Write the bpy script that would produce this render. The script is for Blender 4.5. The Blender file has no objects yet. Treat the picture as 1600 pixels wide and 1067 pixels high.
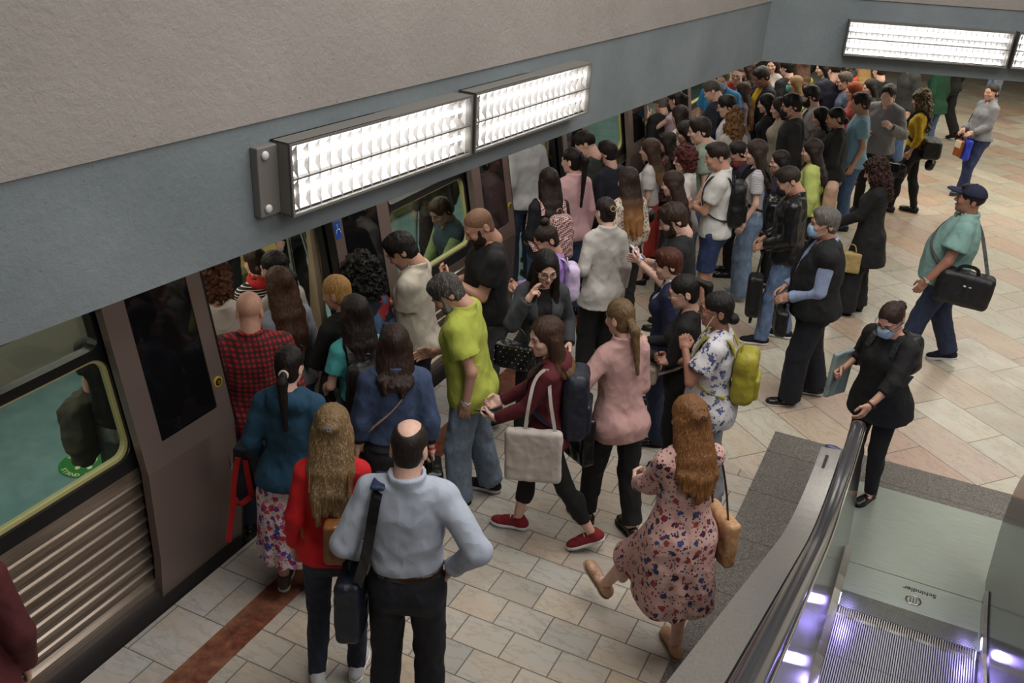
import bpy, math, random
import numpy as np
from mathutils import Vector, Matrix
SC = bpy.context.scene
COL = SC.collection
PI = math.pi
random.seed(7)
rng = np.random.default_rng(11)
V = lambda *a: np.array(a, float)

# ---------------------------------------------------------------- materials
_M = {}
def new_mat(name):
    m = bpy.data.materials.new(name); m.use_nodes = True
    nt = m.node_tree; nt.nodes.clear()
    out = nt.nodes.new('ShaderNodeOutputMaterial'); b = nt.nodes.new('ShaderNodeBsdfPrincipled')
    nt.links.new(b.outputs[0], out.inputs[0])
    return m, nt, b
def nd(nt, t, ins=None, **kw):
    n = nt.nodes.new(t)
    for k, v in kw.items(): setattr(n, k, v)
    for k, v in (ins or {}).items():
        if hasattr(v, 'is_linked') or isinstance(v, bpy.types.NodeSocket): nt.links.new(v, n.inputs[k])
        else: n.inputs[k].default_value = v
    return n
def c4(c): return (c[0], c[1], c[2], 1.0)
def hexc(h):
    h = h.lstrip('#'); v = [int(h[i:i+2], 16)/255 for i in (0, 2, 4)]
    return tuple((x/12.92 if x <= .04045 else ((x+.055)/1.055)**2.4) for x in v)
def ramp(nt, fac, stops, interp='LINEAR'):
    r = nd(nt, 'ShaderNodeValToRGB', {'Fac': fac}); cr = r.color_ramp; cr.interpolation = interp
    while len(cr.elements) < len(stops): cr.elements.new(.5)
    for e, (p, c) in zip(cr.elements, stops): e.position = p; e.color = c4(c)
    return r.outputs[0]
def mixc(nt, f, a, b, mode='MIX'):
    m = nd(nt, 'ShaderNodeMix', data_type='RGBA', blend_type=mode)
    for s, v in ((0, f), (6, a), (7, b)):
        if isinstance(v, bpy.types.NodeSocket): nt.links.new(v, m.inputs[s])
        else: m.inputs[s].default_value = (c4(v) if isinstance(v, tuple) and len(v) == 3 else v)
    return m.outputs[2]
def math_(nt, op, a, b=0.0, c=None):
    n = nd(nt, 'ShaderNodeMath', operation=op)
    for i, v in enumerate((a, b) if c is None else (a, b, c)):
        if isinstance(v, bpy.types.NodeSocket): nt.links.new(v, n.inputs[i])
        else: n.inputs[i].default_value = v
    return n.outputs[0]
def bump(nt, b, h, st=.3, dist=.01):
    n = nd(nt, 'ShaderNodeBump', {'Strength': st, 'Distance': dist, 'Height': h}); nt.links.new(n.outputs[0], b.inputs['Normal'])
def coords(nt, scale=(1, 1, 1), rot=(0, 0, 0), kind='Object'):
    tc = nd(nt, 'ShaderNodeTexCoord'); mp = nd(nt, 'ShaderNodeMapping', {'Vector': tc.outputs[kind]})
    mp.inputs['Scale'].default_value = scale; mp.inputs['Rotation'].default_value = rot
    return mp.outputs[0]
def noise(nt, vec, scale, detail=3, out=0, rough=.5):
    return nd(nt, 'ShaderNodeTexNoise', {'Vector': vec, 'Scale': scale, 'Detail': detail, 'Roughness': rough}).outputs[out]
def plain(name, col, rough=.6, metal=0., emit=None, est=1., spec=None, trans=0., alpha=1.):
    k = ('p', name)
    if k in _M: return _M[k]
    m, nt, b = new_mat(name); b.inputs['Base Color'].default_value = c4(col); b.inputs['Roughness'].default_value = rough
    b.inputs['Metallic'].default_value = metal
    if emit: b.inputs['Emission Color'].default_value = c4(emit); b.inputs['Emission Strength'].default_value = est
    if trans: b.inputs['Transmission Weight'].default_value = trans
    _M[k] = m; return m
def skin(tone):
    k = ('skin', tone)
    if k in _M: return _M[k]
    c = dict(fair='#d8b09e', mid='#c2957f', tan='#a27460', dark='#7d4d36')[tone]; c = hexc(c)
    m, nt, b = new_mat('skin_' + tone); v = coords(nt)
    n = noise(nt, v, 60, 2)
    b0 = tuple(x*.86 for x in c)
    nt.links.new(ramp(nt, n, [(.3, (b0[0], b0[1]*.94, b0[2]*.92)), (.7, c)]), b.inputs['Base Color'])
    b.inputs['Roughness'].default_value = .5; b.inputs['Subsurface Weight'].default_value = .0
    _M[k] = m; return m
def hairmat(hx, hx2=None, tip=None):
    k = ('hair', hx, hx2, tip)
    if k in _M: return _M[k]
    c = hexc(hx); c2 = hexc(hx2) if hx2 else tuple(min(1, x*1.7+.004) for x in c)
    m, nt, b = new_mat('hair'); v = coords(nt, (1, 1, .09))
    n = noise(nt, v, 190, 3, rough=.6)
    col = ramp(nt, n, [(.35, tuple(x*.75 for x in c)), (.52, c), (.72, c2)])
    if tip:
        tc = nd(nt, 'ShaderNodeTexCoord'); sp = nd(nt, 'ShaderNodeSeparateXYZ', {0: tc.outputs['Object']})
        f = nd(nt, 'ShaderNodeMapRange', {0: sp.outputs[2], 1: 1.52, 2: 1.28}).outputs[0]
        col = mixc(nt, f, col, hexc(tip))
    nt.links.new(col, b.inputs['Base Color']); b.inputs['Roughness'].default_value = .5; b.inputs['Specular IOR Level'].default_value = .3
    bump(nt, b, n, .6, .006)
    _M[k] = m; return m
def cloth(hx, kind='plain', hx2=None, rough=.85):
    k = ('cl', hx, kind, hx2)
    if k in _M: return _M[k]
    c = hexc(hx) if isinstance(hx, str) else hx
    m, nt, b = new_mat('fabric_' + kind); v = coords(nt); b.inputs['Roughness'].default_value = rough
    fine = noise(nt, v, 420, 2)
    hgt = fine; st = .12
    if kind == 'plain':
        n = noise(nt, v, 7, 3); col = ramp(nt, n, [(.3, tuple(x*.9 for x in c)), (.7, tuple(min(1, x*1.06) for x in c))])
    elif kind == 'heather':
        n = noise(nt, v, 260, 3); col = ramp(nt, n, [(.35, tuple(x*.7 for x in c)), (.65, tuple(min(1, x*1.3) for x in c))])
    elif kind == 'denim':
        n = noise(nt, coords(nt, (1, 1, .5)), 26, 5); n2 = noise(nt, coords(nt, (1, 1, .15)), 500, 2)
        col = ramp(nt, n, [(.3, tuple(x*.65 for x in c)), (.55, c), (.8, tuple(min(1, x*1.5+.01) for x in c))])
        col = mixc(nt, .35, col, ramp(nt, n2, [(.4, tuple(x*.5 for x in c)), (.6, tuple(min(1, x*1.8+.02) for x in c))]))
    elif kind == 'leather':
        b.inputs['Roughness'].default_value = .32; n = noise(nt, v, 60, 4)
        col = ramp(nt, n, [(.3, tuple(x*.8 for x in c)), (.7, tuple(x*1.2 for x in c))]); hgt = n; st = .3
    elif kind == 'nylon':
        b.inputs['Roughness'].default_value = .5; n = noise(nt, v, 9, 2); col = ramp(nt, n, [(.3, tuple(x*.85 for x in c)), (.7, tuple(x*1.1 for x in c))])
        hgt = noise(nt, v, 22, 3); st = .5
    elif kind == 'rib':
        sp = nd(nt, 'ShaderNodeSeparateXYZ', {0: v}); w = math_(nt, 'SINE', math_(nt, 'MULTIPLY', sp.outputs[2], 500)); 
        col = ramp(nt, math_(nt, 'MULTIPLY_ADD', w, .5, .5), [(0, tuple(x*.72 for x in c)), (1, c)]); hgt = w; st = .2
    elif kind == 'plaid':
        sp = nd(nt, 'ShaderNodeSeparateXYZ', {0: v}); P = 1/.034
        bx_ = math_(nt, 'GREATER_THAN', math_(nt, 'FRACT', math_(nt, 'MULTIPLY', math_(nt, 'ADD', sp.outputs[0], math_(nt, 'MULTIPLY', sp.outputs[1], .55)), P)), .5)
        bz = math_(nt, 'GREATER_THAN', math_(nt, 'FRACT', math_(nt, 'MULTIPLY', sp.outputs[2], P)), .5)
        f = math_(nt, 'MULTIPLY', math_(nt, 'ADD', bx_, bz), .5)
        col = ramp(nt, f, [(0, c), (.45, tuple(x*.35 for x in c)), (.8, hexc(hx2))], 'CONSTANT')
    elif kind == 'check':
        ch = nd(nt, 'ShaderNodeTexChecker', {'Vector': coords(nt, (1, 1, 1), (.3, .5, .785)), 'Color1': c4(c), 'Color2': c4(hexc(hx2)), 'Scale': 62}); col = ch.outputs[0]
    elif kind == 'stripe':
        sp = nd(nt, 'ShaderNodeSeparateXYZ', {0: v}); f = math_(nt, 'GREATER_THAN', math_(nt, 'FRACT', math_(nt, 'MULTIPLY', sp.outputs[2], 42)), .72)
        col = mixc(nt, f, c4(c), c4(hexc(hx2)))
    elif kind == 'pinstripe':
        sp = nd(nt, 'ShaderNodeSeparateXYZ', {0: v}); f = math_(nt, 'GREATER_THAN', math_(nt, 'FRACT', math_(nt, 'MULTIPLY', sp.outputs[0], 110)), .6)
        col = mixc(nt, f, c4(c), c4(hexc(hx2)))
    elif kind in ('floral', 'bigfloral', 'leaf', 'tiny', 'camo'):
        S = dict(floral=19, bigfloral=26, leaf=17, tiny=46, camo=9)[kind]
        pal = dict(floral=['#7a2230', '#2c4370', '#3b1c2c', '#8a3a30', '#26304c'], bigfloral=['#c03450', '#3a48a0', '#d87a90', '#e9c6cc', '#6a3aa0', '#b02a40'],
                   leaf=['#4a5478', '#5b6486', '#40496c'], tiny=['#b8403a', '#53805a', '#a34a55', '#2f4a52'], camo=['#20293d', '#4a6a90', '#a03038', '#16202e'])[kind]
        wob = noise(nt, v, S*2.2, 2, out=1); vv = nd(nt, 'ShaderNodeVectorMath', {0: v, 1: (0, 0, 0)}, operation='ADD')
        sc = nd(nt, 'ShaderNodeVectorMath', {0: wob, 'Scale': (.075 if kind == 'leaf' else .03)*19/S*1.2}, operation='SCALE'); nt.links.new(sc.outputs[0], vv.inputs[1])
        vo = nd(nt, 'ShaderNodeTexVoronoi', {'Vector': vv.outputs[0], 'Scale': S, 'Randomness': 1.0})
        sepc = nd(nt, 'ShaderNodeSeparateColor', {0: vo.outputs['Color']})
        th = dict(floral=.36, bigfloral=.55, leaf=.42, tiny=.42, camo=.8)[kind]
        inside = math_(nt, 'LESS_THAN', vo.outputs['Distance'], th)
        pick = math_(nt, 'GREATER_THAN', sepc.outputs[0], dict(floral=.25, bigfloral=.08, leaf=.3, tiny=.2, camo=0.)[kind])
        n = len(pal); pc = ramp(nt, sepc.outputs[1], [(i/n, hexc(p)) for i, p in enumerate(pal)], 'CONSTANT')
        col = mixc(nt, math_(nt, 'MULTIPLY', inside, pick), c4(c), pc)
        if kind in ('floral', 'bigfloral', 'tiny'):
            vo2 = nd(nt, 'ShaderNodeTexVoronoi', {'Vector': v, 'Scale': S*3.1}); s2 = nd(nt, 'ShaderNodeSeparateColor', {0: vo2.outputs['Color']})
            f2 = math_(nt, 'MULTIPLY', math_(nt, 'LESS_THAN', vo2.outputs['Distance'], .38), math_(nt, 'GREATER_THAN', s2.outputs[0], .55))
            col = mixc(nt, f2, col, ramp(nt, s2.outputs[2], [(0, hexc(pal[0])), (.35, hexc(pal[1])), (.7, hexc(pal[2]))], 'CONSTANT'))
    nt.links.new(col, b.inputs['Base Color']) if isinstance(col, bpy.types.NodeSocket) else None
    r1 = noise(nt, coords(nt, (1, 1, .6), (.4, .3, 0)), 5.5, 2, rough=.45); r2 = noise(nt, coords(nt, (1, 1, .8), (-.5, .2, .6)), 11, 1.5, rough=.4)
    cr = math_(nt, 'ADD', math_(nt, 'ABSOLUTE', math_(nt, 'SUBTRACT', r1, .5)), math_(nt, 'MULTIPLY', math_(nt, 'ABSOLUTE', math_(nt, 'SUBTRACT', r2, .5)), .45))
    h = math_(nt, 'SUBTRACT', math_(nt, 'MULTIPLY', hgt, .008 if kind != 'leather' else .03), cr)
    bump(nt, b, h, .75, .05)
    _M[k] = m; return m

# ---------------------------------------------------------------- objects
def prop(o, label=None, cat=None, group=None, kind=None):
    if label: o['label'] = label
    if cat: o['category'] = cat
    if group: o['group'] = group
    if kind: o['kind'] = kind
    return o
def empty(name, loc=(0, 0, 0), rz=0., scale=1., **kw):
    o = bpy.data.objects.new(name, None); o.location = loc; o.rotation_euler = (0, 0, rz); o.scale = (scale,)*3
    o.empty_display_size = .1; COL.objects.link(o); return prop(o, **kw)
def link(name, me, mat=None, parent=None, mw=None):
    o = bpy.data.objects.new(name, me); COL.objects.link(o)
    if mat is not None and len(me.materials) == 0: me.materials.append(mat)
    elif mat is not None and me.materials[0] != mat:
        o.material_slots[0].link = 'OBJECT'; o.material_slots[0].material = mat
    if parent is not None: o.parent = parent
    if mw is not None: o.matrix_local = mw
    return o
def mesh_np(name, v, f, smooth=True):
    v = np.asarray(v, np.float32); f = np.asarray(f, np.int32); n = f.shape[1]
    me = bpy.data.meshes.new(name); me.vertices.add(len(v)); me.vertices.foreach_set('co', v.ravel())
    me.loops.add(f.size); me.loops.foreach_set('vertex_index', f.ravel())
    me.polygons.add(len(f)); me.polygons.foreach_set('loop_start', np.arange(0, f.size, n, dtype=np.int32))
    me.update(calc_edges=True); me.validate()
    me.polygons.foreach_set('use_smooth', np.full(len(me.polygons), smooth)); me.update()
    return me
class MB:
    """collects polygons for one mesh"""
    def __init__(s): s.v = []; s.f = []; s.m = []; s.sm = []
    def add(s, vs, fs, mi=0, smooth=False):
        o = len(s.v); s.v += [tuple(map(float, p)) for p in vs]; s.f += [tuple(i+o for i in f) for f in fs]; s.m += [mi]*len(fs); s.sm += [smooth]*len(fs); return s
    def box(s, lo, hi, mi=0, M=None):
        (a, b, c), (d, e, f) = lo, hi
        vs = [(x, y, z) for x in (a, d) for y in (b, e) for z in (c, f)]
        if M is not None: vs = [tuple(M @ Vector(p)) for p in vs]
        return s.add(vs, [(0, 1, 3, 2), (4, 6, 7, 5), (0, 4, 5, 1), (2, 3, 7, 6), (0, 2, 6, 4), (1, 5, 7, 3)], mi)
    def tube(s, pts, r, n=8, mi=0, cap=True, flat=None):
        """round tube, or a flat strap of half sizes flat=(w,t) with the width along its given side vector"""
        P = [Vector(p) for p in pts]; rr = r if hasattr(r, '__len__') else [r]*len(P); ring = []; up = None
        for i, p in enumerate(P):
            t = (P[min(i+1, len(P)-1)]-P[max(i-1, 0)]).normalized()
            if flat:
                a = Vector(flat[2]) if len(flat) > 2 else Vector((1, 0, 0)); a = (a - t*a.dot(t)).normalized()
            else:
                a = up if up is not None else (Vector((0, 0, 1)) if abs(t.z) < .9 else Vector((1, 0, 0))); a = (a - t*a.dot(t)).normalized(); up = a
            b = t.cross(a)
            if flat: w, h = flat[0], flat[1]; ring.append([p+a*w+b*h, p-a*w+b*h, p-a*w-b*h, p+a*w-b*h])
            else: ring.append([p+(a*math.cos(2*PI*k/n)+b*math.sin(2*PI*k/n))*rr[i] for k in range(n)])
        n = len(ring[0]); vs = [q for R in ring for q in R]
        fs = [(i*n+k, i*n+(k+1) % n, (i+1)*n+(k+1) % n, (i+1)*n+k) for i in range(len(P)-1) for k in range(n)]
        s.add(vs, fs, mi, not flat)
        if cap: s.add(ring[0], [tuple(range(n))[::-1]], mi); s.add(ring[-1], [tuple(range(n))], mi)
        return s
    def ball(s, c, r, mi=0, n=12, M=None, top=None):
        rx, ry, rz = r if hasattr(r, '__len__') else (r, r, r); vs = []; fs = []
        for i in range(n//2+1):
            th = PI*i/(n//2)
            for k in range(n): ph = 2*PI*k/n; vs.append((rx*math.sin(th)*math.cos(ph), ry*math.sin(th)*math.sin(ph), rz*math.cos(th)))
        for i in range(n//2):
            for k in range(n): fs.append((i*n+k, (i+1)*n+k, (i+1)*n+(k+1) % n, i*n+(k+1) % n))
        if M is not None: vs = [tuple(M @ Vector(p)) for p in vs]
        return s.add([(p[0]+c[0], p[1]+c[1], p[2]+c[2]) for p in vs], fs, mi, True)
    def prism(s, poly, axis, a, b, mi=0):
        """extrude a 2-d polygon along axis from a to b; poly is in the other two axes (cyclic order)"""
        def mk(u, w, t): return [(t, u, w), (u, t, w), (u, w, t)][axis]
        n = len(poly); vs = [mk(u, w, a) for u, w in poly]+[mk(u, w, b) for u, w in poly]
        return s.add(vs, [tuple(range(n))[::-1], tuple(range(n, 2*n))]+[(i, (i+1) % n, n+(i+1) % n, n+i) for i in range(n)], mi)
    def mesh(s, name):
        me = bpy.data.meshes.new(name); me.from_pydata(s.v, [], s.f); me.validate()
        if len(me.polygons) == len(s.m):
            me.polygons.foreach_set('material_index', s.m); me.polygons.foreach_set('use_smooth', s.sm)
        me.update(); return me
    def build(s, name, mats, parent=None, bevel=0, fixn=True, **kw):
        me = s.mesh(name)
        if fixn:
            import bmesh
            bm = bmesh.new(); bm.from_mesh(me); bmesh.ops.recalc_face_normals(bm, faces=bm.faces)
            bm.to_mesh(me); bm.free()
        for m in (mats if isinstance(mats, (list, tuple)) else [mats]): me.materials.append(m)
        o = bpy.data.objects.new(name, me); COL.objects.link(o); o.parent = parent
        if bevel:
            b = o.modifiers.new('bevel', 'BEVEL'); b.width = bevel; b.segments = 2; b.limit_method = 'ANGLE'
        return prop(o, **kw)

# ---------------------------------------------------------------- blended solids on a grid
_L = rng.random((32, 32, 32)).astype(np.float32)
def vnoise(p, s):
    q = p*s; i = np.floor(q).astype(int); f = (q-i).astype(np.float32); f = f*f*(3-2*f); i %= 32; j = (i+1) % 32
    x0, y0, z0 = i.T; x1, y1, z1 = j.T; fx, fy, fz = f.T
    a = _L[x0, y0, z0]*(1-fx)+_L[x1, y0, z0]*fx; b = _L[x0, y1, z0]*(1-fx)+_L[x1, y1, z0]*fx
    c = _L[x0, y0, z1]*(1-fx)+_L[x1, y0, z1]*fx; d = _L[x0, y1, z1]*(1-fx)+_L[x1, y1, z1]*fx
    return ((a*(1-fy)+b*fy)*(1-fz)+(c*(1-fy)+d*fy)*fz)*2-1
def smin(a, b, k):
    if k <= 0: return np.minimum(a, b)
    h = np.maximum(k-np.abs(a-b), 0)/k; return np.minimum(a, b)-h*h*k*.25
class Fr:
    """a local frame: world = R q + t"""
    def __init__(s, R=None, t=(0, 0, 0), k=1.): s.R = np.eye(3) if R is None else np.asarray(R, float); s.t = V(*t); s.k = k
    def out(s, p): return s.R @ V(*p)*s.k+s.t
    def inn(s, p): return s.R.T @ (V(*p)-s.t)
    def dir(s, p): return s.R @ V(*p)
    def __mul__(s, o): return Fr(s.R @ o.R, s.R @ o.t+s.t)
    def mat(s):
        M = Matrix([list(s.R[i])+[s.t[i]] for i in range(3)]+[[0, 0, 0, 1]]); return M
def rx(a): c, s = math.cos(a), math.sin(a); return np.array([[1, 0, 0], [0, c, -s], [0, s, c]])
def ry(a): c, s = math.cos(a), math.sin(a); return np.array([[c, 0, s], [0, 1, 0], [-s, 0, c]])
def rz(a): c, s = math.cos(a), math.sin(a); return np.array([[c, -s, 0], [s, c, 0], [0, 0, 1]])
ID = Fr()
# primitives are (function(points (3,...)) -> distance, lo, hi) in person space
def cap(a, b, ra, rb, clip=0):
    """tapered limb; clip=1 flat end at b, clip=2 flat at both ends"""
    a = V(*a); b = V(*b); ab = b-a; L = max(np.linalg.norm(ab), 1e-6); u = ab/L; m = max(ra, rb)
    def f(X, Y, Z):
        px, py, pz = X-a[0], Y-a[1], Z-a[2]; t = px*u[0]+py*u[1]+pz*u[2]; tc = np.clip(t, 0, L)
        d = np.sqrt((px-u[0]*tc)**2+(py-u[1]*tc)**2+(pz-u[2]*tc)**2)-(ra+(rb-ra)*tc/L)
        if clip: d = np.maximum(d, t-L)
        if clip > 1: d = np.maximum(d, -t)
        return d
    return f, np.minimum(a, b)-m, np.maximum(a, b)+m
def ell(c, r, fr=ID):
    r = [q*fr.k for q in r]
    C = fr.out(c); R = fr.R; m = max(r)
    def f(X, Y, Z):
        px, py, pz = X-C[0], Y-C[1], Z-C[2]
        q = [R[0, i]*px+R[1, i]*py+R[2, i]*pz for i in range(3)]
        k0 = np.sqrt(sum((q[i]/r[i])**2 for i in range(3)))+1e-9; k1 = np.sqrt(sum((q[i]/r[i]**2)**2 for i in range(3)))+1e-9
        return k0*(k0-1)/k1
    e = np.abs(R) @ V(*r); return f, C-e, C+e
def box(c, h, r=.01, fr=ID, taper=0.):
    h = [q*fr.k for q in h]; r = r*fr.k
    C = fr.out(c); R = fr.R
    def f(X, Y, Z):
        px, py, pz = X-C[0], Y-C[1], Z-C[2]
        q = [R[0, i]*px+R[1, i]*py+R[2, i]*pz for i in range(3)]
        s = 1-taper*(q[2]/h[2]); q[0] = q[0]/s
        g = [np.abs(q[i])-(h[i]-r) for i in range(3)]
        return np.sqrt(sum(np.maximum(t, 0)**2 for t in g))+np.minimum(np.maximum(np.maximum(g[0], g[1]), g[2]), 0)-r
    e = np.abs(R) @ (V(*h)*(1+abs(taper))); return f, C-e, C+e
def loft(rows, fr=ID, n=2.3, ease=0., top=True, fold=0., nf=9, zclip=None):
    """stack of rounded sections (z, halfwidth, halfdepth, ycentre) along z of fr"""
    rows = sorted(rows); z = V(*[r[0] for r in rows]); w = V(*[r[1] for r in rows])+ease; dd = V(*[r[2] for r in rows])+ease; yc = V(*[r[3] for r in rows])
    zz = np.linspace(z[0], z[-1], 80)
    def sm(a):
        g = np.interp(zz, z, a); k = np.ones(7)/7; gp = np.pad(g, 3, mode='edge'); return np.convolve(gp, k, 'valid')
    W, D, Yc = sm(w), sm(dd), sm(yc); R = fr.R; T = fr.t; z0, z1 = z[0], z[-1]
    def f(X, Y, Z):
        px, py, pz = X-T[0], Y-T[1], Z-T[2]
        x, y, q = [R[0, i]*px+R[1, i]*py+R[2, i]*pz for i in range(3)]
        t = np.clip(q, z0, z1); a = np.interp(t, zz, W); b = np.interp(t, zz, D); y = y-np.interp(t, zz, Yc)
        if fold:
            ph = np.arctan2(y, x); k = np.clip((z1-q)/(z1-z0), 0, 1); s = 1+fold*k*np.sin(ph*nf+2*np.sin(ph*3)+q*4); a = a*s; b = b*s
        r = (np.abs(x/a)**n+np.abs(y/b)**n)**(1/n)
        d = (r-1)*np.minimum(a, b)*.92
        return np.maximum(d, np.maximum(q-z1, z0-q))
    m = max(w.max(), dd.max()+np.abs(yc).max())*(1+fold)
    e = np.abs(R) @ V(m, m, (z1-z0)/2); C = fr.out((0, 0, (z0+z1)/2)); return f, C-e, C+e
def solid(prims, vox, clips=(), wr=0., wrs=9., cut=(), strand=None, shell=0., name='m', post=None):
    """prims: list of (prim, k) joined smoothly in order; clips: half spaces (n, c, fr) keep n.q<c ; cut: (prim,k) removed"""
    lo = np.min([p[0][1] for p in prims], 0)-vox*3-abs(wr); hi = np.max([p[0][2] for p in prims], 0)+vox*3+abs(wr)
    ax = [np.arange(lo[i], hi[i]+vox, vox) for i in range(3)]
    F = np.full([len(a) for a in ax], .3, np.float32)
    def sub(l, h, mg):
        sl = []
        for i in range(3):
            i0 = max(0, int((l[i]-mg-lo[i])/vox)); i1 = min(len(ax[i]), int((h[i]+mg-lo[i])/vox)+2)
            sl.append(slice(i0, max(i1, i0)))
        X = ax[0][sl[0]][:, None, None]; Y = ax[1][sl[1]][None, :, None]; Z = ax[2][sl[2]][None, None, :]
        return tuple(sl), X, Y, Z
    for (p, k) in prims:
        sl, X, Y, Z = sub(p[1], p[2], k+vox*3)
        if 0 in F[sl].shape: continue
        F[sl] = smin(F[sl], (p[0](X, Y, Z)+0*(X+Y+Z)).astype(np.float32), k)
    for (p, k) in cut:
        sl, X, Y, Z = sub(p[1], p[2], k+vox*3)
        if 0 in F[sl].shape: continue
        F[sl] = -smin(-F[sl], (p[0](X, Y, Z)+0*(X+Y+Z)).astype(np.float32), k)
    if post is not None:
        F = post(F, ax[0][:, None, None], ax[1][None, :, None], ax[2][None, None, :]).astype(np.float32)
    if wr or strand:
        I = np.argwhere(np.abs(F) < .035+abs(wr)); P = np.stack([ax[i][I[:, i]] for i in range(3)], 1)
        d = 0
        if wr: d = d+wr*(np.abs(vnoise(P*[1, 1, .75]+3.3, wrs))*1.4-.85)+wr*.4*vnoise(P, wrs*2.3)
        if strand: d = d+strand[0]*vnoise(P*[1, 1, strand[2]], strand[1])+strand[0]*.5*vnoise(P*[1, 1, strand[2]]+5, strand[1]*2.1)
        F[tuple(I.T)] += d
    for (n, c, fr) in clips:
        nn = fr.R @ V(*n); cc = c*fr.k+nn @ fr.t
        g = nn[0]*ax[0][:, None, None]+nn[1]*ax[1][None, :, None]+nn[2]*ax[2][None, None, :]-cc
        F = np.maximum(F, g.astype(np.float32))
    return nets(F, lo, vox)
_C = np.array([[i, j, k] for i in (0, 1) for j in (0, 1) for k in (0, 1)])
_E = [(a, b) for a in range(8) for b in range(a+1, 8) if np.abs(_C[a]-_C[b]).sum() == 1]
def nets(F, lo, vox):
    F[0] = F[-1] = .1; F[:, 0] = F[:, -1] = .1; F[:, :, 0] = F[:, :, -1] = .1
    S = F < 0; sh = np.array(F.shape)-1
    cnt = np.zeros(sh, np.int8)
    for c in _C: cnt += S[c[0]:c[0]+sh[0], c[1]:c[1]+sh[1], c[2]:c[2]+sh[2]]
    act = (cnt > 0) & (cnt < 8); I = np.argwhere(act)
    if len(I) == 0: return np.zeros((0, 3)), np.zeros((0, 4), int)
    idx = np.full(sh, -1, np.int32); idx[act] = np.arange(len(I))
    vals = [F[I[:, 0]+c[0], I[:, 1]+c[1], I[:, 2]+c[2]] for c in _C]
    acc = np.zeros((len(I), 3)); n = np.zeros(len(I))
    for a, b in _E:
        va, vb = vals[a], vals[b]; m = (va < 0) != (vb < 0); t = np.where(m, va/(va-vb+1e-12), 0)
        acc += m[:, None]*(_C[a]+(_C[b]-_C[a])*t[:, None]); n += m
    v = lo+(I+acc/n[:, None])*vox
    fs = []
    for a in range(3):
        b, c = (a+1) % 3, (a+2) % 3
        s0 = [slice(1, -1)]*3; s0[a] = slice(0, -1); s1 = list(s0); s1[a] = slice(1, None)
        A = S[tuple(s0)]; B = S[tuple(s1)]; J = np.argwhere(A != B)
        off = np.array([1, 1, 1]); off[a] = 0; J = J+off; fl = S[J[:, 0], J[:, 1], J[:, 2]]
        eb = np.zeros(3, int); eb[b] = 1; ec = np.zeros(3, int); ec[c] = 1
        q = [idx[tuple((J-x).T)] for x in (0*eb, eb, eb+ec, ec)]; q = np.stack(q, 1)
        q[~fl] = q[~fl][:, ::-1]; fs.append(q)
    return v, np.concatenate(fs)
def join_np(parts):
    vs, fs, o = [], [], 0
    for v, f in parts:
        if len(v) == 0: continue
        vs.append(v); fs.append(f+o); o += len(v)
    return np.concatenate(vs), np.concatenate(fs)
# scene settings
EXPO = 0.32; TUBE = 9.; ONLY = ()
# ---------------------------------------------------------------- camera (the photographer stands on the rising escalator)
CAM = dict(f=1482.7, pitch=.45992, roll=.053648, yaw=.429557, H=4.1)
def cam_axes():
    p, r, y = CAM['pitch'], CAM['roll'], CAM['yaw']
    fw = V(-math.sin(y)*math.cos(p), math.cos(y)*math.cos(p), -math.sin(p)); rt = V(math.cos(y), math.sin(y), 0); up = np.cross(rt, fw)
    return math.cos(r)*rt+math.sin(r)*up, -math.sin(r)*rt+math.cos(r)*up, fw
_RT, _UP, _FW = cam_axes()
def at(px, py, z=0.):
    """ground position of something seen at a place in the photograph, z metres above the floor"""
    d = _RT*(px-800)-_UP*(py-533.5)+_FW*CAM['f']; t = (z-CAM['H'])/d[2]; return V(0, 0, CAM['H'])+d*t

# ---------------------------------------------------------------- heads and hands (cached)
_cache = {}
def neckpr(fem): return cap((0, -.028, -.055), (0, -.040, -.135), .047 if fem else .056, .048 if fem else .058)
def head_np(fem, vox):
    k = ('head', fem, vox)
    if k in _cache: return _cache[k]
    P = [(ell((0, -.012, .034), (.074, .094, .084)), 0), (ell((0, .022, -.02), (.060, .066, .085)), .03),
         (ell((0, .026, -.072), (.045 if fem else .052, .05, .038)), .03), (ell((0, .066, -.098), (.016 if fem else .022, .016, .014)), .03),
         (neckpr(fem), .025),
         (cap((-.036, .08, .02), (.036, .08, .02), .008, .008), .02), (ell((.042, .06, -.025), (.02, .022, .02)), .02), (ell((-.042, .06, -.025), (.02, .022, .02)), .02)]
    cut = [(ell((s*.031, .097, .001), (.017, .013, .010)), .012) for s in (-1, 1)]
    a = solid(P, vox, cut=cut)
    N = [(cap((0, .084, .012), (0, .106, -.026), .007, .011 if not fem else .0095), 0), (ell((.011, .094, -.031), (.008, .011, .007)), .01), (ell((-.011, .094, -.031), (.008, .011, .007)), .01)]
    n = solid(P[:2]+N[:1]+N[1:], vox*.75, clips=[((0, -1, 0), -.07, ID)], cut=cut) if False else None
    P2 = P+[(N[0][0], .012)]+[(x[0], .008) for x in N[1:]]
    P2 += [(cap((-.017, .082, -.056), (.017, .082, -.056), .0065, .0065), .008), (cap((-.014, .081, -.066), (.014, .081, -.066), .007, .007), .008)]
    for s in (-1, 1):
        P2 += [(ell((s*.079, -.012, -.008), (.008, .019, .032), Fr(rz(s*-.35))), .006)]
    cut += [(ell((s*.089, -.006, -.004), (.008, .009, .015), Fr(rz(s*-.35))), .006) for s in (-1, 1)]
    r = solid(P2, vox, cut=cut); _cache[k] = r; return r
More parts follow.
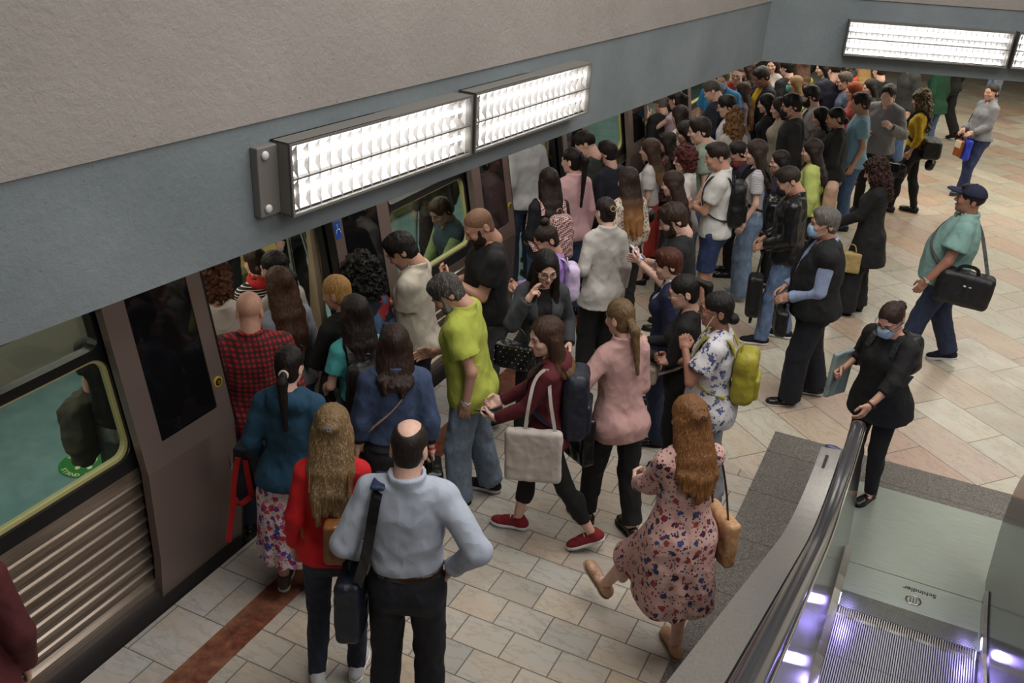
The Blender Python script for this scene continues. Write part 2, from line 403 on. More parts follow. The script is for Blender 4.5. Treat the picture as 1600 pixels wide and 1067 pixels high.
def hand_np(pose, left, vox):
    k = ('hand', pose, left, vox)
    if k in _cache: return _cache[k]
    s = 1 if left else -1
    curl = dict(relaxed=(.35, .5, .35), grip=(1.15, 1.35, .8), flat=(.08, .12, .1), phone=(.55, .75, .5), point=(.9, 1.1, .7))[pose]
    P = [(box((0, 0, .047), (.037, .0125, .043), .012), 0), (cap((0, 0, -.03), (0, 0, .02), .024, .024), .02), (ell((s*.026, .01, .03), (.016, .014, .026)), .012)]
    for i, (x, L, z) in enumerate(((.029, .066, .086), (.0095, .076, .09), (-.010, .071, .088), (-.0285, .056, .081))):
        x *= s; cu = curl
        if pose == 'point' and i < 2: cu = (.15, .2, .1)
        p = V(x, 0, z); a = 0.; sp = x*1.6
        for j, fr_ in enumerate((.45, .30, .25)):
            a += cu[j]; q = p+V(sp*math.cos(a)*.3, math.sin(a), math.cos(a))*L*fr_
            P.append((cap(p, q, .0092-.0008*j, .0088-.001*j), .0035)); p = q
    t = 0.9 if pose in ('grip', 'phone') else .3
    a = V(s*.028, .006, .015); b = V(s*.052, .02+.01*t, .046); c = V(s*(.058-.02*t), .024+.026*t, .072); d = V(s*(.06-.034*t), .028+.034*t, .092)
    P += [(cap(a, b, .014, .011), .01), (cap(b, c, .011, .010), .004), (cap(c, d, .010, .0085), .004)]
    r = solid(P, vox); _cache[k] = r; return r
def xf(np_, fr):
    v, f = np_; return (v @ fr.R.T+fr.t, f)
def face_mesh(kind, sides=(-1, 1)):
    kk = (kind, sides)
    if kk in _cache: return _cache[kk]
    b = MB()
    if kind == 'eyes':
        for s in sides:
            n0 = len(b.f); b.ball((s*.031, .0735, .001), (.0135, .0125, .0105), n=16)
            for i in range(n0, len(b.f)):
                c = np.mean([b.v[j] for j in b.f[i]], 0); dx, dz = c[0]-s*.031, c[2]-.0005
                if c[1] > .078 and dx*dx+dz*dz < .0062**2: b.m[i] = 1
            b.tube([(s*.0165, .0805, .0035), (s*.024, .0865, .0085), (s*.033, .087, .0095), (s*.045, .079, .005)], .0019, 6, mi=1)
    elif kind == 'eyebrows':
        for s in sides: b.tube([(s*.014, .0905, .021), (s*.028, .090, .0265), (s*.040, .083, .026), (s*.049, .073, .020)], [.003, .004, .0035, .0015], 6)
    elif kind == 'lips':
        if sides[0] > 0: b.tube([(-.023, .0785, -.061), (-.011, .0885, -.0585), (0, .0895, -.0595), (.011, .0885, -.0585), (.023, .0785, -.061)], [.001, .0042, .0045, .0042, .001], 8)
        else: b.tube([(-.020, .078, -.0625), (-.009, .087, -.0665), (0, .0885, -.0675), (.009, .087, -.0665), (.020, .078, -.0625)], [.001, .0052, .006, .0052, .001], 8)
    elif kind == 'glasses':
        for s in (-1, 1):
            pts = [(s*.032+.024*math.cos(a)*(1 if True else 0), .103-.004*abs(math.cos(a)), .000+.020*math.sin(a)) for a in np.linspace(0, 2*PI, 17)]
            b.tube(pts, .0022, 6, cap=False); b.tube([(s*.056, .098, .006), (s*.078, .06, .008), (s*.084, .0, .004)], .002, 6)
        b.tube([(-.008, .103, .004), (.008, .103, .004)], .002, 6)
    elif kind == 'sunglasses':
        for s in (-1, 1):
            b.ball((s*.034, .068, .096), (.028, .006, .021), n=14, M=Matrix.Rotation(.9, 4, 'X')); b.tube([(s*.062, .06, .095), (s*.085, -.02, .05)], .0025, 6)
        b.tube([(-.01, .078, .1), (.01, .078, .1)], .003, 6)
    elif kind == 'earbuds':
        for s in sides: b.ball((s*.088, .0, -.008), .007, n=8); b.tube([(s*.089, .002, -.01), (s*.087, .008, -.032)], .003, 6)
    _cache[kk] = b.mesh(kind); return _cache[kk]

ROWS = dict(
 m=[(.80, .130, .10, -.005), (.90, .154, .116, -.012), (1.0, .148, .108, -.006), (1.10, .140, .103, 0), (1.20, .146, .113, .002), (1.32, .156, .116, -.004), (1.42, .134, .090, -.012), (1.475, .080, .064, -.02)],
 f=[(.80, .138, .104, -.008), (.90, .162, .118, -.014), (1.0, .143, .102, -.006), (1.10, .118, .088, 0), (1.20, .124, .097, .0), (1.30, .130, .099, -.004), (1.40, .114, .080, -.014), (1.465, .072, .057, -.022)])
HROWS = [(-.6, .0)]
def rows_for(s):
    out = []; w = s.get('wt', 1.)
    for z, a, b, y in ROWS[s['g']]:
        k = 1+(w-1)*min(1, max(.35, (1.45-z)/.25)); bel = max(0, w-1.1)*math.exp(-((z-1.08)/.16)**2)*.14
        out.append((z, a*k, b*k*(1+max(0, w-1.1)*.25)+bel*.6, y+bel*.8))
    return out
ARMP = dict(d=((.245, .02, .90), 'relaxed'), d2=((.255, .07, .93), 'relaxed'), p=((.105, .29, 1.14), 'phone'), pl=((.12, .33, 1.05), 'phone'), ph=((.10, .27, 1.26), 'phone'), f=((-.06, .215, 1.17), 'flat'), f2=((-.03, .23, 1.13), 'flat'),
            h=((.205, -.05, 1.045), 'relaxed'), u=((.13, .17, 1.50), 'point'), up=((.2, .28, 1.62), 'flat'), s=((.13, .15, 1.30), 'grip'), c=((.255, .03, .915), 'grip'), k=((.12, .20, 1.02), 'relaxed'), b=((.255, .06, 1.02), 'grip'),
            bb=((.12, .24, 1.02), 'grip'), r=((.16, .36, .98), 'grip'), ch=((.05, .2, 1.33), 'relaxed'))
POLE = dict(d=(.35, -1, -.1), h=(1, -.25, .15), u=(.35, .1, -1), up=(.5, .1, -1), f=(.7, -.2, -.6), f2=(.7, -.2, -.6), default=(.35, -.75, -.6), ch=(.5, -.1, -1))
def build_person(s):
    """s: description of one person; returns dict of frames for what they carry"""
    g = s['g']; fem = g == 'f'; az = math.radians(s['az']); sc = s['h']/1.75; lean = math.radians(s.get('lean', 2))
    hy, hp = [math.radians(a) for a in s.get('hd', (0, 12))]
    T = Fr(rx(-lean)); T.t = V(0, 0, .93)-T.R @ V(0, 0, .93)
    piv = V(0, -.018, 1.535)
    Hd = T*Fr(rz(hy) @ rx(-hp), piv)*Fr(None, (0, .034, .098*1.07)); hs = 1.09 if fem else 1.10
    Hd = Fr(Hd.R, Hd.t)
    # where the feet are
    top_l = Hd.out((0, -.01, .118*hs))
    if 'xy' in s: x0, y0 = s['xy']
    else:
        z0 = s.get('z0', 0); q = at(s['px'], s['py'], z0+top_l[2]*sc)
        off = rz(az) @ (V(top_l[0], top_l[1], 0)*sc); x0, y0 = q[0]-off[0], q[1]-off[1]
    dist = math.hypot(x0, y0)
    near = s.get('near', dist < 6.6); vc = .0105 if near else (.014 if dist < 10.5 else .018); vh = .0045 if near else (.006 if dist < 10.5 else .008)
    vhand = .0038 if near else .0055
    root = empty('person', (x0, y0, s.get('z0', 0)), az, sc, label=s['label'], cat='person', group=s.get('group'))
    rows = rows_for(s); w = s.get('wt', 1.)
    shx = (.138 if fem else .166)*(1+(w-1)*.85); shz = 1.402 if fem else 1.412
    # arms
    arms = {}
    for side, key in ((1, 'ar'), (-1, 'al')):
        a = s.get(key, 'd'); kind = a if isinstance(a, str) else None; tg, pose = ARMP[a] if kind else a[:2]
        tgt = V(tg[0]*side*(1+(w-1)*.8 if abs(tg[0]) > .15 else 1)*(.93 if abs(tg[0]) > .15 else 1), tg[1]*(1+(w-1)*.5 if tg[1] > .1 else 1), tg[2]); S = V(side*shx, -.012, shz)
        pole = V(*(POLE.get(kind, POLE['default']) if kind else (a[2] if len(a) > 2 else POLE['default']))); pole[0] *= side
        if kind == 'd2': pole = V(.35*side, -1, -.1)
        l1, l2 = (.275, .235) if fem else (.29, .25); D = tgt-S; L = np.linalg.norm(D)
        if L > (l1+l2)*.985: tgt = S+D/L*(l1+l2)*.985; D = tgt-S; L = (l1+l2)*.985
        u = D/L; al = (l1*l1-l2*l2+L*L)/(2*L); h = math.sqrt(max(l1*l1-al*al, 1e-6)); pp = pole-u*(pole @ u); pp /= np.linalg.norm(pp)
        E = S+u*al+pp*h; fa = (tgt-E)/np.linalg.norm(tgt-E)
        if kind in ('p', 'pl', 'ph', 'bb') or pose == 'phone': hdv = fa*.9+V(-side*.35, .1, .25); nrm = V(-side*.25, -.55, .8)
        elif kind in ('f', 'f2', 'ch', 'k'): hdv = fa; nrm = V(0, -1, .1)
        elif kind == 'h': hdv = fa+V(0, .4, -.3); nrm = V(-side, .1, 0)
        elif kind == 'u': hdv = fa*.6+V(-side*.3, -.1, .7); nrm = V(-side*.6, -.7, .1)
        elif kind == 'up': hdv = fa*.6+V(0, .1, .8); nrm = V(0, .9, .1)
        elif kind == 'r': hdv = fa; nrm = V(0, 0, -1)
        elif pose == 'grip': hdv = fa; nrm = V(-side, 0, 0)
        else: hdv = fa*.7+V(0, .05, -.3) if tgt[2] < 1.1 else fa; nrm = V(-side, 0, .05)
        hdv /= np.linalg.norm(hdv); nrm = nrm-hdv*(nrm @ hdv); nrm /= np.linalg.norm(nrm)
        hf = T*Fr(np.stack([np.cross(nrm, hdv), nrm, hdv], 1), tgt)
        arms[side] = dict(S=T.out(S), E=T.out(E), W=T.out(tgt), hand=hf, pose=pose)
    # legs
    legs = {}
    for side, key in ((1, 'lr'), (-1, 'll')):
        dx, dy, dz, pit, yw = (tuple(s.get(key, (0, 0, 0, 0, 0)))+(0,)*5)[:5]
        A = V(side*(.10+.02*(not fem))+dx, -.03+dy, .085+dz); Hp = V(side*.088, -.005, .90); D = A-Hp; L = np.linalg.norm(D); l1, l2 = .415, .405
        if L > .818: A = Hp+D/L*.818; D = A-Hp; L = .818
        u = D/L; al = (l1*l1-l2*l2+L*L)/(2*L); h = math.sqrt(max(l1*l1-al*al, 1e-6)); pp = V(side*.12, 1, 0); pp = pp-u*(pp @ u); pp /= np.linalg.norm(pp)
        K = Hp+u*al+pp*h; ff = Fr(rz(math.radians(-side*8+yw)) @ rx(math.radians(-pit)), A)
        legs[side] = dict(H=Hp, K=K, A=A, foot=ff)
    ra = (.038, .031, .023) if fem else (.046, .037, .027); ra = tuple(r*(1+(w-1)*.6) for r in ra)
    rl = (.078, .052, .034) if fem else (.080, .054, .038); rl = tuple(r*(1+(w-1)*.6) for r in rl)
    bust = [(ell((sx*.062, .082, 1.285), (.056, .05, .056), T), .03) for sx in (-1, 1)] if fem else [(ell((sx*.075, .075, 1.31), (.07, .035, .05), T), .03) for sx in (-1, 1)]
    glut = [(ell((sx*.070, -.060, .90), (.074*w, .062, .085)), .03) for sx in (-1, 1)]
    bp = [(loft(rows, T), 0)]+bust+glut
    for sd in (-1, 1):
        A = arms[sd]; G = legs[sd]; sp = T.out((sd*.04, -.028, 1.475))
        bp += [(cap(sp, A['S'], .034, ra[0]-.002), .04), (cap(A['S'], A['E'], ra[0], ra[1]), .03), (cap(A['E'], A['W'], ra[1]+.001, ra[2]), .02)]
        bp += [(cap(G['H'], G['K'], rl[0], rl[1]), .05), (cap(G['K'], G['A'], rl[1], rl[2]), .02), (ell(G['K']*.62+G['A']*.38+V(0, -.018, 0), (rl[1]*.92, rl[1]*.95, .11)), .02)]
        bp += [(ell((0, .05, -.045), (.038, .115, .030), G['foot']), .02)]
    nk = [(cap(Hd.out((0, -.028, -.06)), T.out((0, -.026, 1.45)), .045 if fem else .053, .052), .03)]
    parts = [solid(bp+nk, vc*1.15), xf(tuple([head_np(fem, vh)[0]*hs, head_np(fem, vh)[1]]), Hd)]
    for sd in (-1, 1): parts.append(xf(hand_np(arms[sd]['pose'], sd < 0, vhand), arms[sd]['hand']))
    tone = skin(s.get('skin', 'fair'))
    link('body', mesh_np('body', *join_np(parts)), tone, root)
    HM = Hd.mat() @ Matrix.Scale(hs, 4)
    hc = s.get('hc', '#1c1310')
    if s.get('face', dist < 12.5):
        for sd_ in ((-1,), (1,)):
            e = face_mesh('eyes', sd_)
            if not e.materials: e.materials.append(plain('eye_white', (.62, .58, .54), .3)); e.materials.append(plain('eye_dark', (.018, .012, .01), .3))
            link('eye', e, None, root, HM); link('eyebrow', face_mesh('eyebrows', sd_), plain('brow_'+hc, tuple(x*.7 for x in hexc(hc)), .8), root, HM)
            if not s.get('mask'): link('lip', face_mesh('lips', sd_), plain('lips_f' if fem else 'lips_m', hexc('#a8514c') if fem else hexc('#9c6456'), .45), root, HM)
    if s.get('glasses'): link('eyeglasses', face_mesh('glasses'), plain('black_plastic', (.012, .012, .013), .3), root, HM)
    if s.get('sunglasses'): link('sunglasses', face_mesh('sunglasses'), plain('black_plastic', (.012, .012, .013), .3), root, HM)
    for sd_ in ([(-1,), (1,)] if s.get('earbuds') else []): link('earbud', face_mesh('earbuds', sd_), plain('white_plastic', (.8, .8, .8), .4), root, HM)
    hf = Fr(Hd.R, Hd.t, hs)
    if s.get('beard'):
        b_ = [(ell((0, .036, -.078), (.056, .062, .052), hf), 0), (ell((0, .030, -.055), (.066, .055, .045), hf), .02)]+[(cap(hf.out((q*.066, .016, .0)), hf.out((q*.050, .045, -.075)), .012, .016), .015) for q in (-1, 1)]
        ct = [(ell((0, .10, -.060), (.022, .03, .008), hf), .004), (ell((0, .115, -.015), (.06, .06, .030), hf), .01), (ell((0, -.09, -.05), (.12, .1, .2), hf), .01)]
        if s['beard'] > 1: b_.append((ell((0, .062, -.125), (.036, .034, .045), hf), .03))
        link('beard', mesh_np('beard', *solid(b_, vh, cut=ct, strand=(.004, 90, .5))), hairmat(s.get('beardc', hc)), root)
    if s.get('mask'):
        m_ = [(ell((0, .055, -.05), (.055, .062, .056), hf), 0), (box((0, .075, -.05), (.045, .035, .04), .02, hf), .02)]
        o = link('face_mask', mesh_np('face_mask', *solid(m_, vh, clips=[((0, -1, 0), -.035, hf), ((0, 0, 1), -.005, hf)])), cloth(s['mask'], rough=.7), root)
        mb = MB()
        for sx in (-1, 1): mb.tube([tuple(hf.out(p)) for p in ((sx*.052, .06, -.03), (sx*.078, .012, -.002), (sx*.084, -.01, .012))], .0015, 5); mb.tube([tuple(hf.out(p)) for p in ((sx*.05, .05, -.085), (sx*.078, .0, -.05), (sx*.084, -.014, -.02))], .0015, 5)
        mb.build('ear_loop', plain('white_plastic', (.8, .8, .8), .4), o)
    # ---- hair
    hair(s, hf, T, vh, hc, root, HM)
    # ---- lower clothes
    b = s.get('bot', dict(c='#101114')); t0 = s['top']
    if b:
        fit = b.get('fit', 'straight'); R = dict(slim=(.088, .062, .048), straight=(.094, .074, .068), wide=(.100, .098, .115), leg=(.086, .062, .046), shorts=(.098, .085, .08), loose=(.10, .088, .085))[fit]
        R = tuple(r*(1+(w-1)*.5) for r in R); e = .014 if fit != 'leg' else .008
        low = b.get('len', .06 if fit != 'shorts' else .45); pr = [(loft([(r[0], r[1], r[2], r[3]) for r in rows if r[0] < 1.15], ID, ease=e), 0)]+[((p[0][0], p[0][1], p[0][2]), p[1]) for p in [(ell((sx*.072, -.066, .90), (.084*w, .074, .092)), .04) for sx in (-1, 1)]]
        for sd in (-1, 1):
            G = legs[sd]; u = (G['A']-G['K'])/np.linalg.norm(G['A']-G['K']); end = G['A']+u*(.085-low-.01) if low < .2 else None
            if low >= .2:
                L = np.linalg.norm(G['A']-G['K']); t = np.clip((G['K'][2]-low)/(G['K'][2]-G['A'][2]), -.3, 1); end = G['K']+u*L*t if t > 0 else None
                if end is None: end2 = G['K']+(G['H']-G['K'])*.12; pr.append((cap(G['H'], end2, R[0], R[1], 1), .03)); continue
                if t > 0: pr.append((cap(G['H'], G['K'], R[0], R[1]), .03)); pr.append((cap(G['K'], end, R[1], R[1]*(1-t)+R[2]*t, 1), .02)); continue
            pr.append((cap(G['H'], G['K'], R[0], R[1]), .03)); pr.append((cap(G['K'], end, R[1], R[2], 1), .02))
        if fit in ('leg', 'slim'): pr += [(ell(G['K']*.62+G['A']*.38+V(0, -.018, 0), (rl[1]*.92+.008, rl[1]*.95+.008, .118)), .02) for G in legs.values()]
        link('trousers' if fit not in ('shorts', 'leg') else ('shorts' if fit == 'shorts' else 'leggings'), mesh_np('trousers', *solid(pr, vc, wr=.002 if fit == 'leg' else .008, wrs=11, clips=[((0, 0, 1), 1.03 if b.get('belt') or t0.get('hem', .88) > .96 else .97, T)])), cloth(b['c'], b.get('k', 'plain')), root)
        if b.get('belt'):
            link('belt', mesh_np('belt', *solid([(loft([(r[0], r[1], r[2], r[3]) for r in rows if .85 < r[0] < 1.15], T, ease=.022), 0)], vc*.8, clips=[((0, 0, 1), 1.035, T), ((0, 0, -1), -.995, T)])), cloth(b['belt'], 'leather'), root)
    # ---- upper clothes
    def upper(name, t, extra=0.):
        e = t.get('e', .016)+extra; hem = t.get('hem', .88); R = rows_for(s); z0 = R[0][0]
        rr = [r for r in R]; fl = t.get('flare', 0.)
        if hem < .8:
            rr = [(z, a, b_, y) for z, a, b_, y in R if z > .85]; base = rr[0]
            rr += [(hem-.02, base[1]+(.9-hem)*fl, base[2]+(.9-hem)*fl*.8+.02, base[3]), (.8, base[1]+.1*fl, base[2]+.1*fl*.8+.005, base[3])]
        else: rr = [(z, a+max(0, .98-z)*fl, b_+max(0, .98-z)*fl, y) for z, a, b_, y in R]
        if hem < .97: rr = [(z, a+(.016 if z < .96 else .008 if z < 1.05 else 0), b_+(.018 if z < .96 else .008 if z < 1.05 else 0), y) for z, a, b_, y in rr]
        if t.get('tuck'): rr = sorted([(z, a-(e-.004 if z < 1.03 else 0), b_-(e-.004 if z < 1.03 else 0), y) for z, a, b_, y in rr]+[(1.05, rr[3][1]+.012, rr[3][2]+.012, 0)])
        if t.get('loose'):
            wc = max(r[1] for r in rr if 1.25 < r[0] < 1.36)*t['loose']; dc = max(r[2] for r in rr if 1.25 < r[0] < 1.36)*t['loose']
            rr = [(z, max(a, wc) if z < 1.3 else a, max(b_, dc) if z < 1.3 else b_, y) for z, a, b_, y in rr]
        P = [(loft(rr, T if hem > .6 else T, ease=e, fold=t.get('fold', 0.), nf=t.get('nf', 9)), 0)]
        P += [(ell((sx*.062, .082, 1.285), (.056+e, .05+e, .056+e), T), .04) for sx in (-1, 1)] if fem else [(ell((sx*.075, .075, 1.31), (.07+e, .035+e, .05+e), T), .04) for sx in (-1, 1)]
        if hem < .97: P += [(ell((sx*.072, -.068, .90), (.086*w+e+.006, .080+e, .11)), .04) for sx in (-1, 1)]
        if t.get('thigh'):
            for sd in (-1, 1): G = legs[sd]; P.append((cap(G['H'], G['K']*.9+G['A']*.1, .10, t['thigh'], 1), .06))
        sl = t.get('sl', 'long'); q = t.get('sw', 1.)
        pre = []
        for sd in (-1, 1):
            A = arms[sd]; sp = T.out((sd*.045, -.026, 1.468)); S, E, W = A['S'], A['E'], A['W']
            P.append((cap(sp, S, .038+e*.8, ra[0]+e*.9), .045))
            if sl == 'none': continue
            if sl == 'short': P.append((cap(S, S+(E-S)*.62, (ra[0]+e+.006), (ra[0]+e+.012)*q, 1), .025))
            elif sl == 'puff': P.append((cap(S, S+(E-S)*.7, ra[0]+e+.01, (ra[0]+e+.02), 1), .02)); P.append((ell(S+(E-S)*.4, (.075, .075, .09)), .02))
            else:
                tt = dict(long=.97, q34=.45, roll=.25)[sl]; end = E+(W-E)*tt
                P.append((cap(S, E, ra[0]+e+.004, (ra[1]+e+.004)*q), .025)); P.append((cap(E, end, (ra[1]+e+.004)*q, (ra[2]+e*.8+.004)*q, 1), .015))
                if t.get('cuff'): P.append((cap(E+(W-E)*(tt-.14), end, ra[2]+e+.006, ra[2]+e+.005, 2), .004))
        cut = []; nk_ = t.get('neck', 'round')
        if t.get('collar'):
            P.append((loft([(1.43, .104, .095, -.018), (1.47, .090, .086, -.024), (1.533, .080, .078, -.034)], T, n=2), .006))
            P.append((ell((0, -.048, 1.482), (.096, .058, .020), T), .006))
        if t.get('hood'):
            P += [(ell((0, -.098, 1.44), (.115, .055, .075), T), .03), (ell((.075, -.03, 1.47), (.04, .07, .035), T), .02), (ell((-.075, -.03, 1.47), (.04, .07, .035), T), .02)]
        rN = (.060 if fem else .069)
        if nk_ == 'turtle': P.append((cap(T.out((0, -.03, 1.44)), T.out((0, -.03, 1.53)), .072, .062, 1), .02))
        elif nk_ == 'v': cut += [(cap(T.out((0, -.02, 1.44)), T.out((0, -.02, 1.62)), rN, rN), .006), (ell((0, .09, 1.43), (.04, .08, .075), T), .01)]
        elif nk_ == 'wide': cut += [(ell((0, .0, 1.52), (.12, .09, .075), T), .006)]
        else: cut += [(cap(T.out((0, -.02, 1.485)), T.out((0, -.02, 1.62)), rN, rN+.01), .006), (ell((0, .055, 1.475), (.045, .05, .03), T), .01)]
        if t.get('open'):
            ow = t['open']
            for zz in np.arange(.55, 1.46, .06): cut.append((box((0, .17, zz), (ow*(.6+.5*max(0, zz-1.1)/.35), .12, .045), .01, T), .01))
            cut.append((ell((0, .08, 1.44), (.055, .1, .1), T), .01))
        cl = [((0, 0, -1), -hem, T)] if hem > .6 else [((0, 0, -1), -hem, ID)]
        o = link(name, mesh_np(name, *solid(P, vc*(.9 if near else 1), clips=cl, cut=cut, wr=t.get('wr', .008)*.6, wrs=t.get('wrs', 9.))), cloth(t['c'], t.get('k', 'plain'), t.get('c2')), root)
        return o
    t = s['top']; nm = t.get('n', 'shirt')
    if s.get('inner'): upper(s['inner'].get('n', 'shirt'), dict(dict(e=.008, wr=.003), **s['inner']))
    to = upper(nm, t, .012 if s.get('inner') else 0.)
    if s.get('skirt'):
        k = s['skirt']; hem = k.get('hem', .35); fl = k.get('flare', .1); R = rows_for(s); bs = R[1]
        rr = [(1.0, R[2][1], R[2][2]-.006, R[2][3]), (.9, bs[1], bs[2]+.012, bs[3]), (.8, bs[1]+.03*(fl > .02)+.1*fl, bs[2]+.02, bs[3]), (hem-.02, bs[1]+(.9-hem)*fl, bs[2]+(.9-hem)*fl+.02, bs[3])]
        P = [(loft(rr, ease=.008, fold=k.get('fold', .05), nf=8), 0)]+[(cap(legs[sd]['H'], legs[sd]['K'], .09, .07), .05) for sd in (-1, 1)]
        link('skirt', mesh_np('skirt', *solid(P, vc, wr=.006, clips=[((0, 0, -1), -hem, ID)])), cloth(k['c'], k.get('k', 'plain'), k.get('c2')), root)
    # ---- shoes
    sh = s.get('shoe', ('#111111', '#111111', 'flat'))
    if s.get('feet', dist < 20):
        for sd in (-1, 1):
            up, so = shoe_meshes(sh[2], sd); M = legs[sd]['foot'].mat()
            o = link('shoe', up, cloth(sh[0], 'leather' if sh[2] in ('loafer', 'flat') else 'plain'), root, M)
            if sh[2] == 'sneaker' and dist < 9: link('laces', lace_mesh(), plain('lace_'+sh[1], hexc(sh[1]), .8), o)
            link('sole', so, plain('sole_'+sh[1], hexc(sh[1]), .6), o)
    for sd_, cols in s.get('wrist', ()):
        A_ = arms[sd_]; dr = (A_['W']-A_['E'])/np.linalg.norm(A_['W']-A_['E']); c_ = A_['W']-dr*.012; u_ = np.cross(dr, V(0, 0, 1)); u_ /= np.linalg.norm(u_); v_ = np.cross(dr, u_); r_ = ra[2]+.004
        b_ = MB(); b_.tube([c_+u_*r_*math.cos(a)+v_*r_*math.sin(a) for a in np.linspace(0, 2*PI, 17)], .0055, 6, cap=False); wb = b_.build('wrist_band', plain('band_'+cols, hexc(cols), .3, .3), root)
        n_ = -A_['hand'].R[:, 1]; b_ = MB(); b_.tube([c_+n_*(r_-.002), c_+n_*(r_+.008)], .017, 12); b_.build('watch_face', plain('band_'+cols, hexc(cols), .3, .3), wb)
    return dict(root=root, T=T, H=hf, arms=arms, legs=legs, s=s, az=az, sc=sc, xy=(x0, y0), rows=rows, vc=vc)
def lace_mesh():
    if 'lace' in _cache: return _cache['lace']
    b = MB()
    for i in range(5): y = .055+i*.016; z = .004-i*.0085; b.tube([(-.024, y-.004, z-.012), (0, y+.002, z), (.024, y+.006, z-.012)], .0028, 5)
    b.tube([(-.03, .05, .008), (0, .052, .004), (.028, .06, .01)], .003, 5); _cache['lace'] = b.mesh('laces'); return _cache['lace']
def shoe_meshes(kind, sd):
    k = ('shoe', kind, sd)
    if k in _cache: return _cache[k]
    hi = dict(sneaker=.045, loafer=.02, flat=.012)[kind]; m = -sd*.004
    P = [(ell((m, .125, -.052), (.044, .075, .030)), 0), (ell((0, .02, -.048), (.038, .10, .034)), .03), (ell((0, -.035, -.035), (.036, .042, .042)), .03)]
    if kind == 'sneaker': P.append((cap((0, -.01, -.03), (0, -.012, .012), .042, .042, 1), .02)); P.append((ell((0, .055, -.03), (.033, .07, .033)), .02))
    cut = [(ell((0, .005 if kind == 'sneaker' else .02, .022), (.030, .05 if kind != 'sneaker' else .036, .045)), .006)]
    up = mesh_np('shoe', *solid(P, .0055, cut=cut, clips=[((0, 0, -1), .074, ID)]))
    sz = .022 if kind == 'sneaker' else .012
    P = [(ell((m, .122, -.07), (.049, .087, .2)), 0), (ell((0, .03, -.07), (.040, .09, .2)), .02), (ell((0, -.035, -.07), (.040, .047, .2)), .02)]
    so = mesh_np('sole', *solid([((p[0], np.array([-.1, -.12, -.1]), np.array([.1, .24, 0.])), k_) for p, k_ in P], .0055, clips=[((0, 0, -1), .085, ID), ((0, 0, 1), -.085+sz, ID)]))
    _cache[k] = (up, so); return _cache[k]
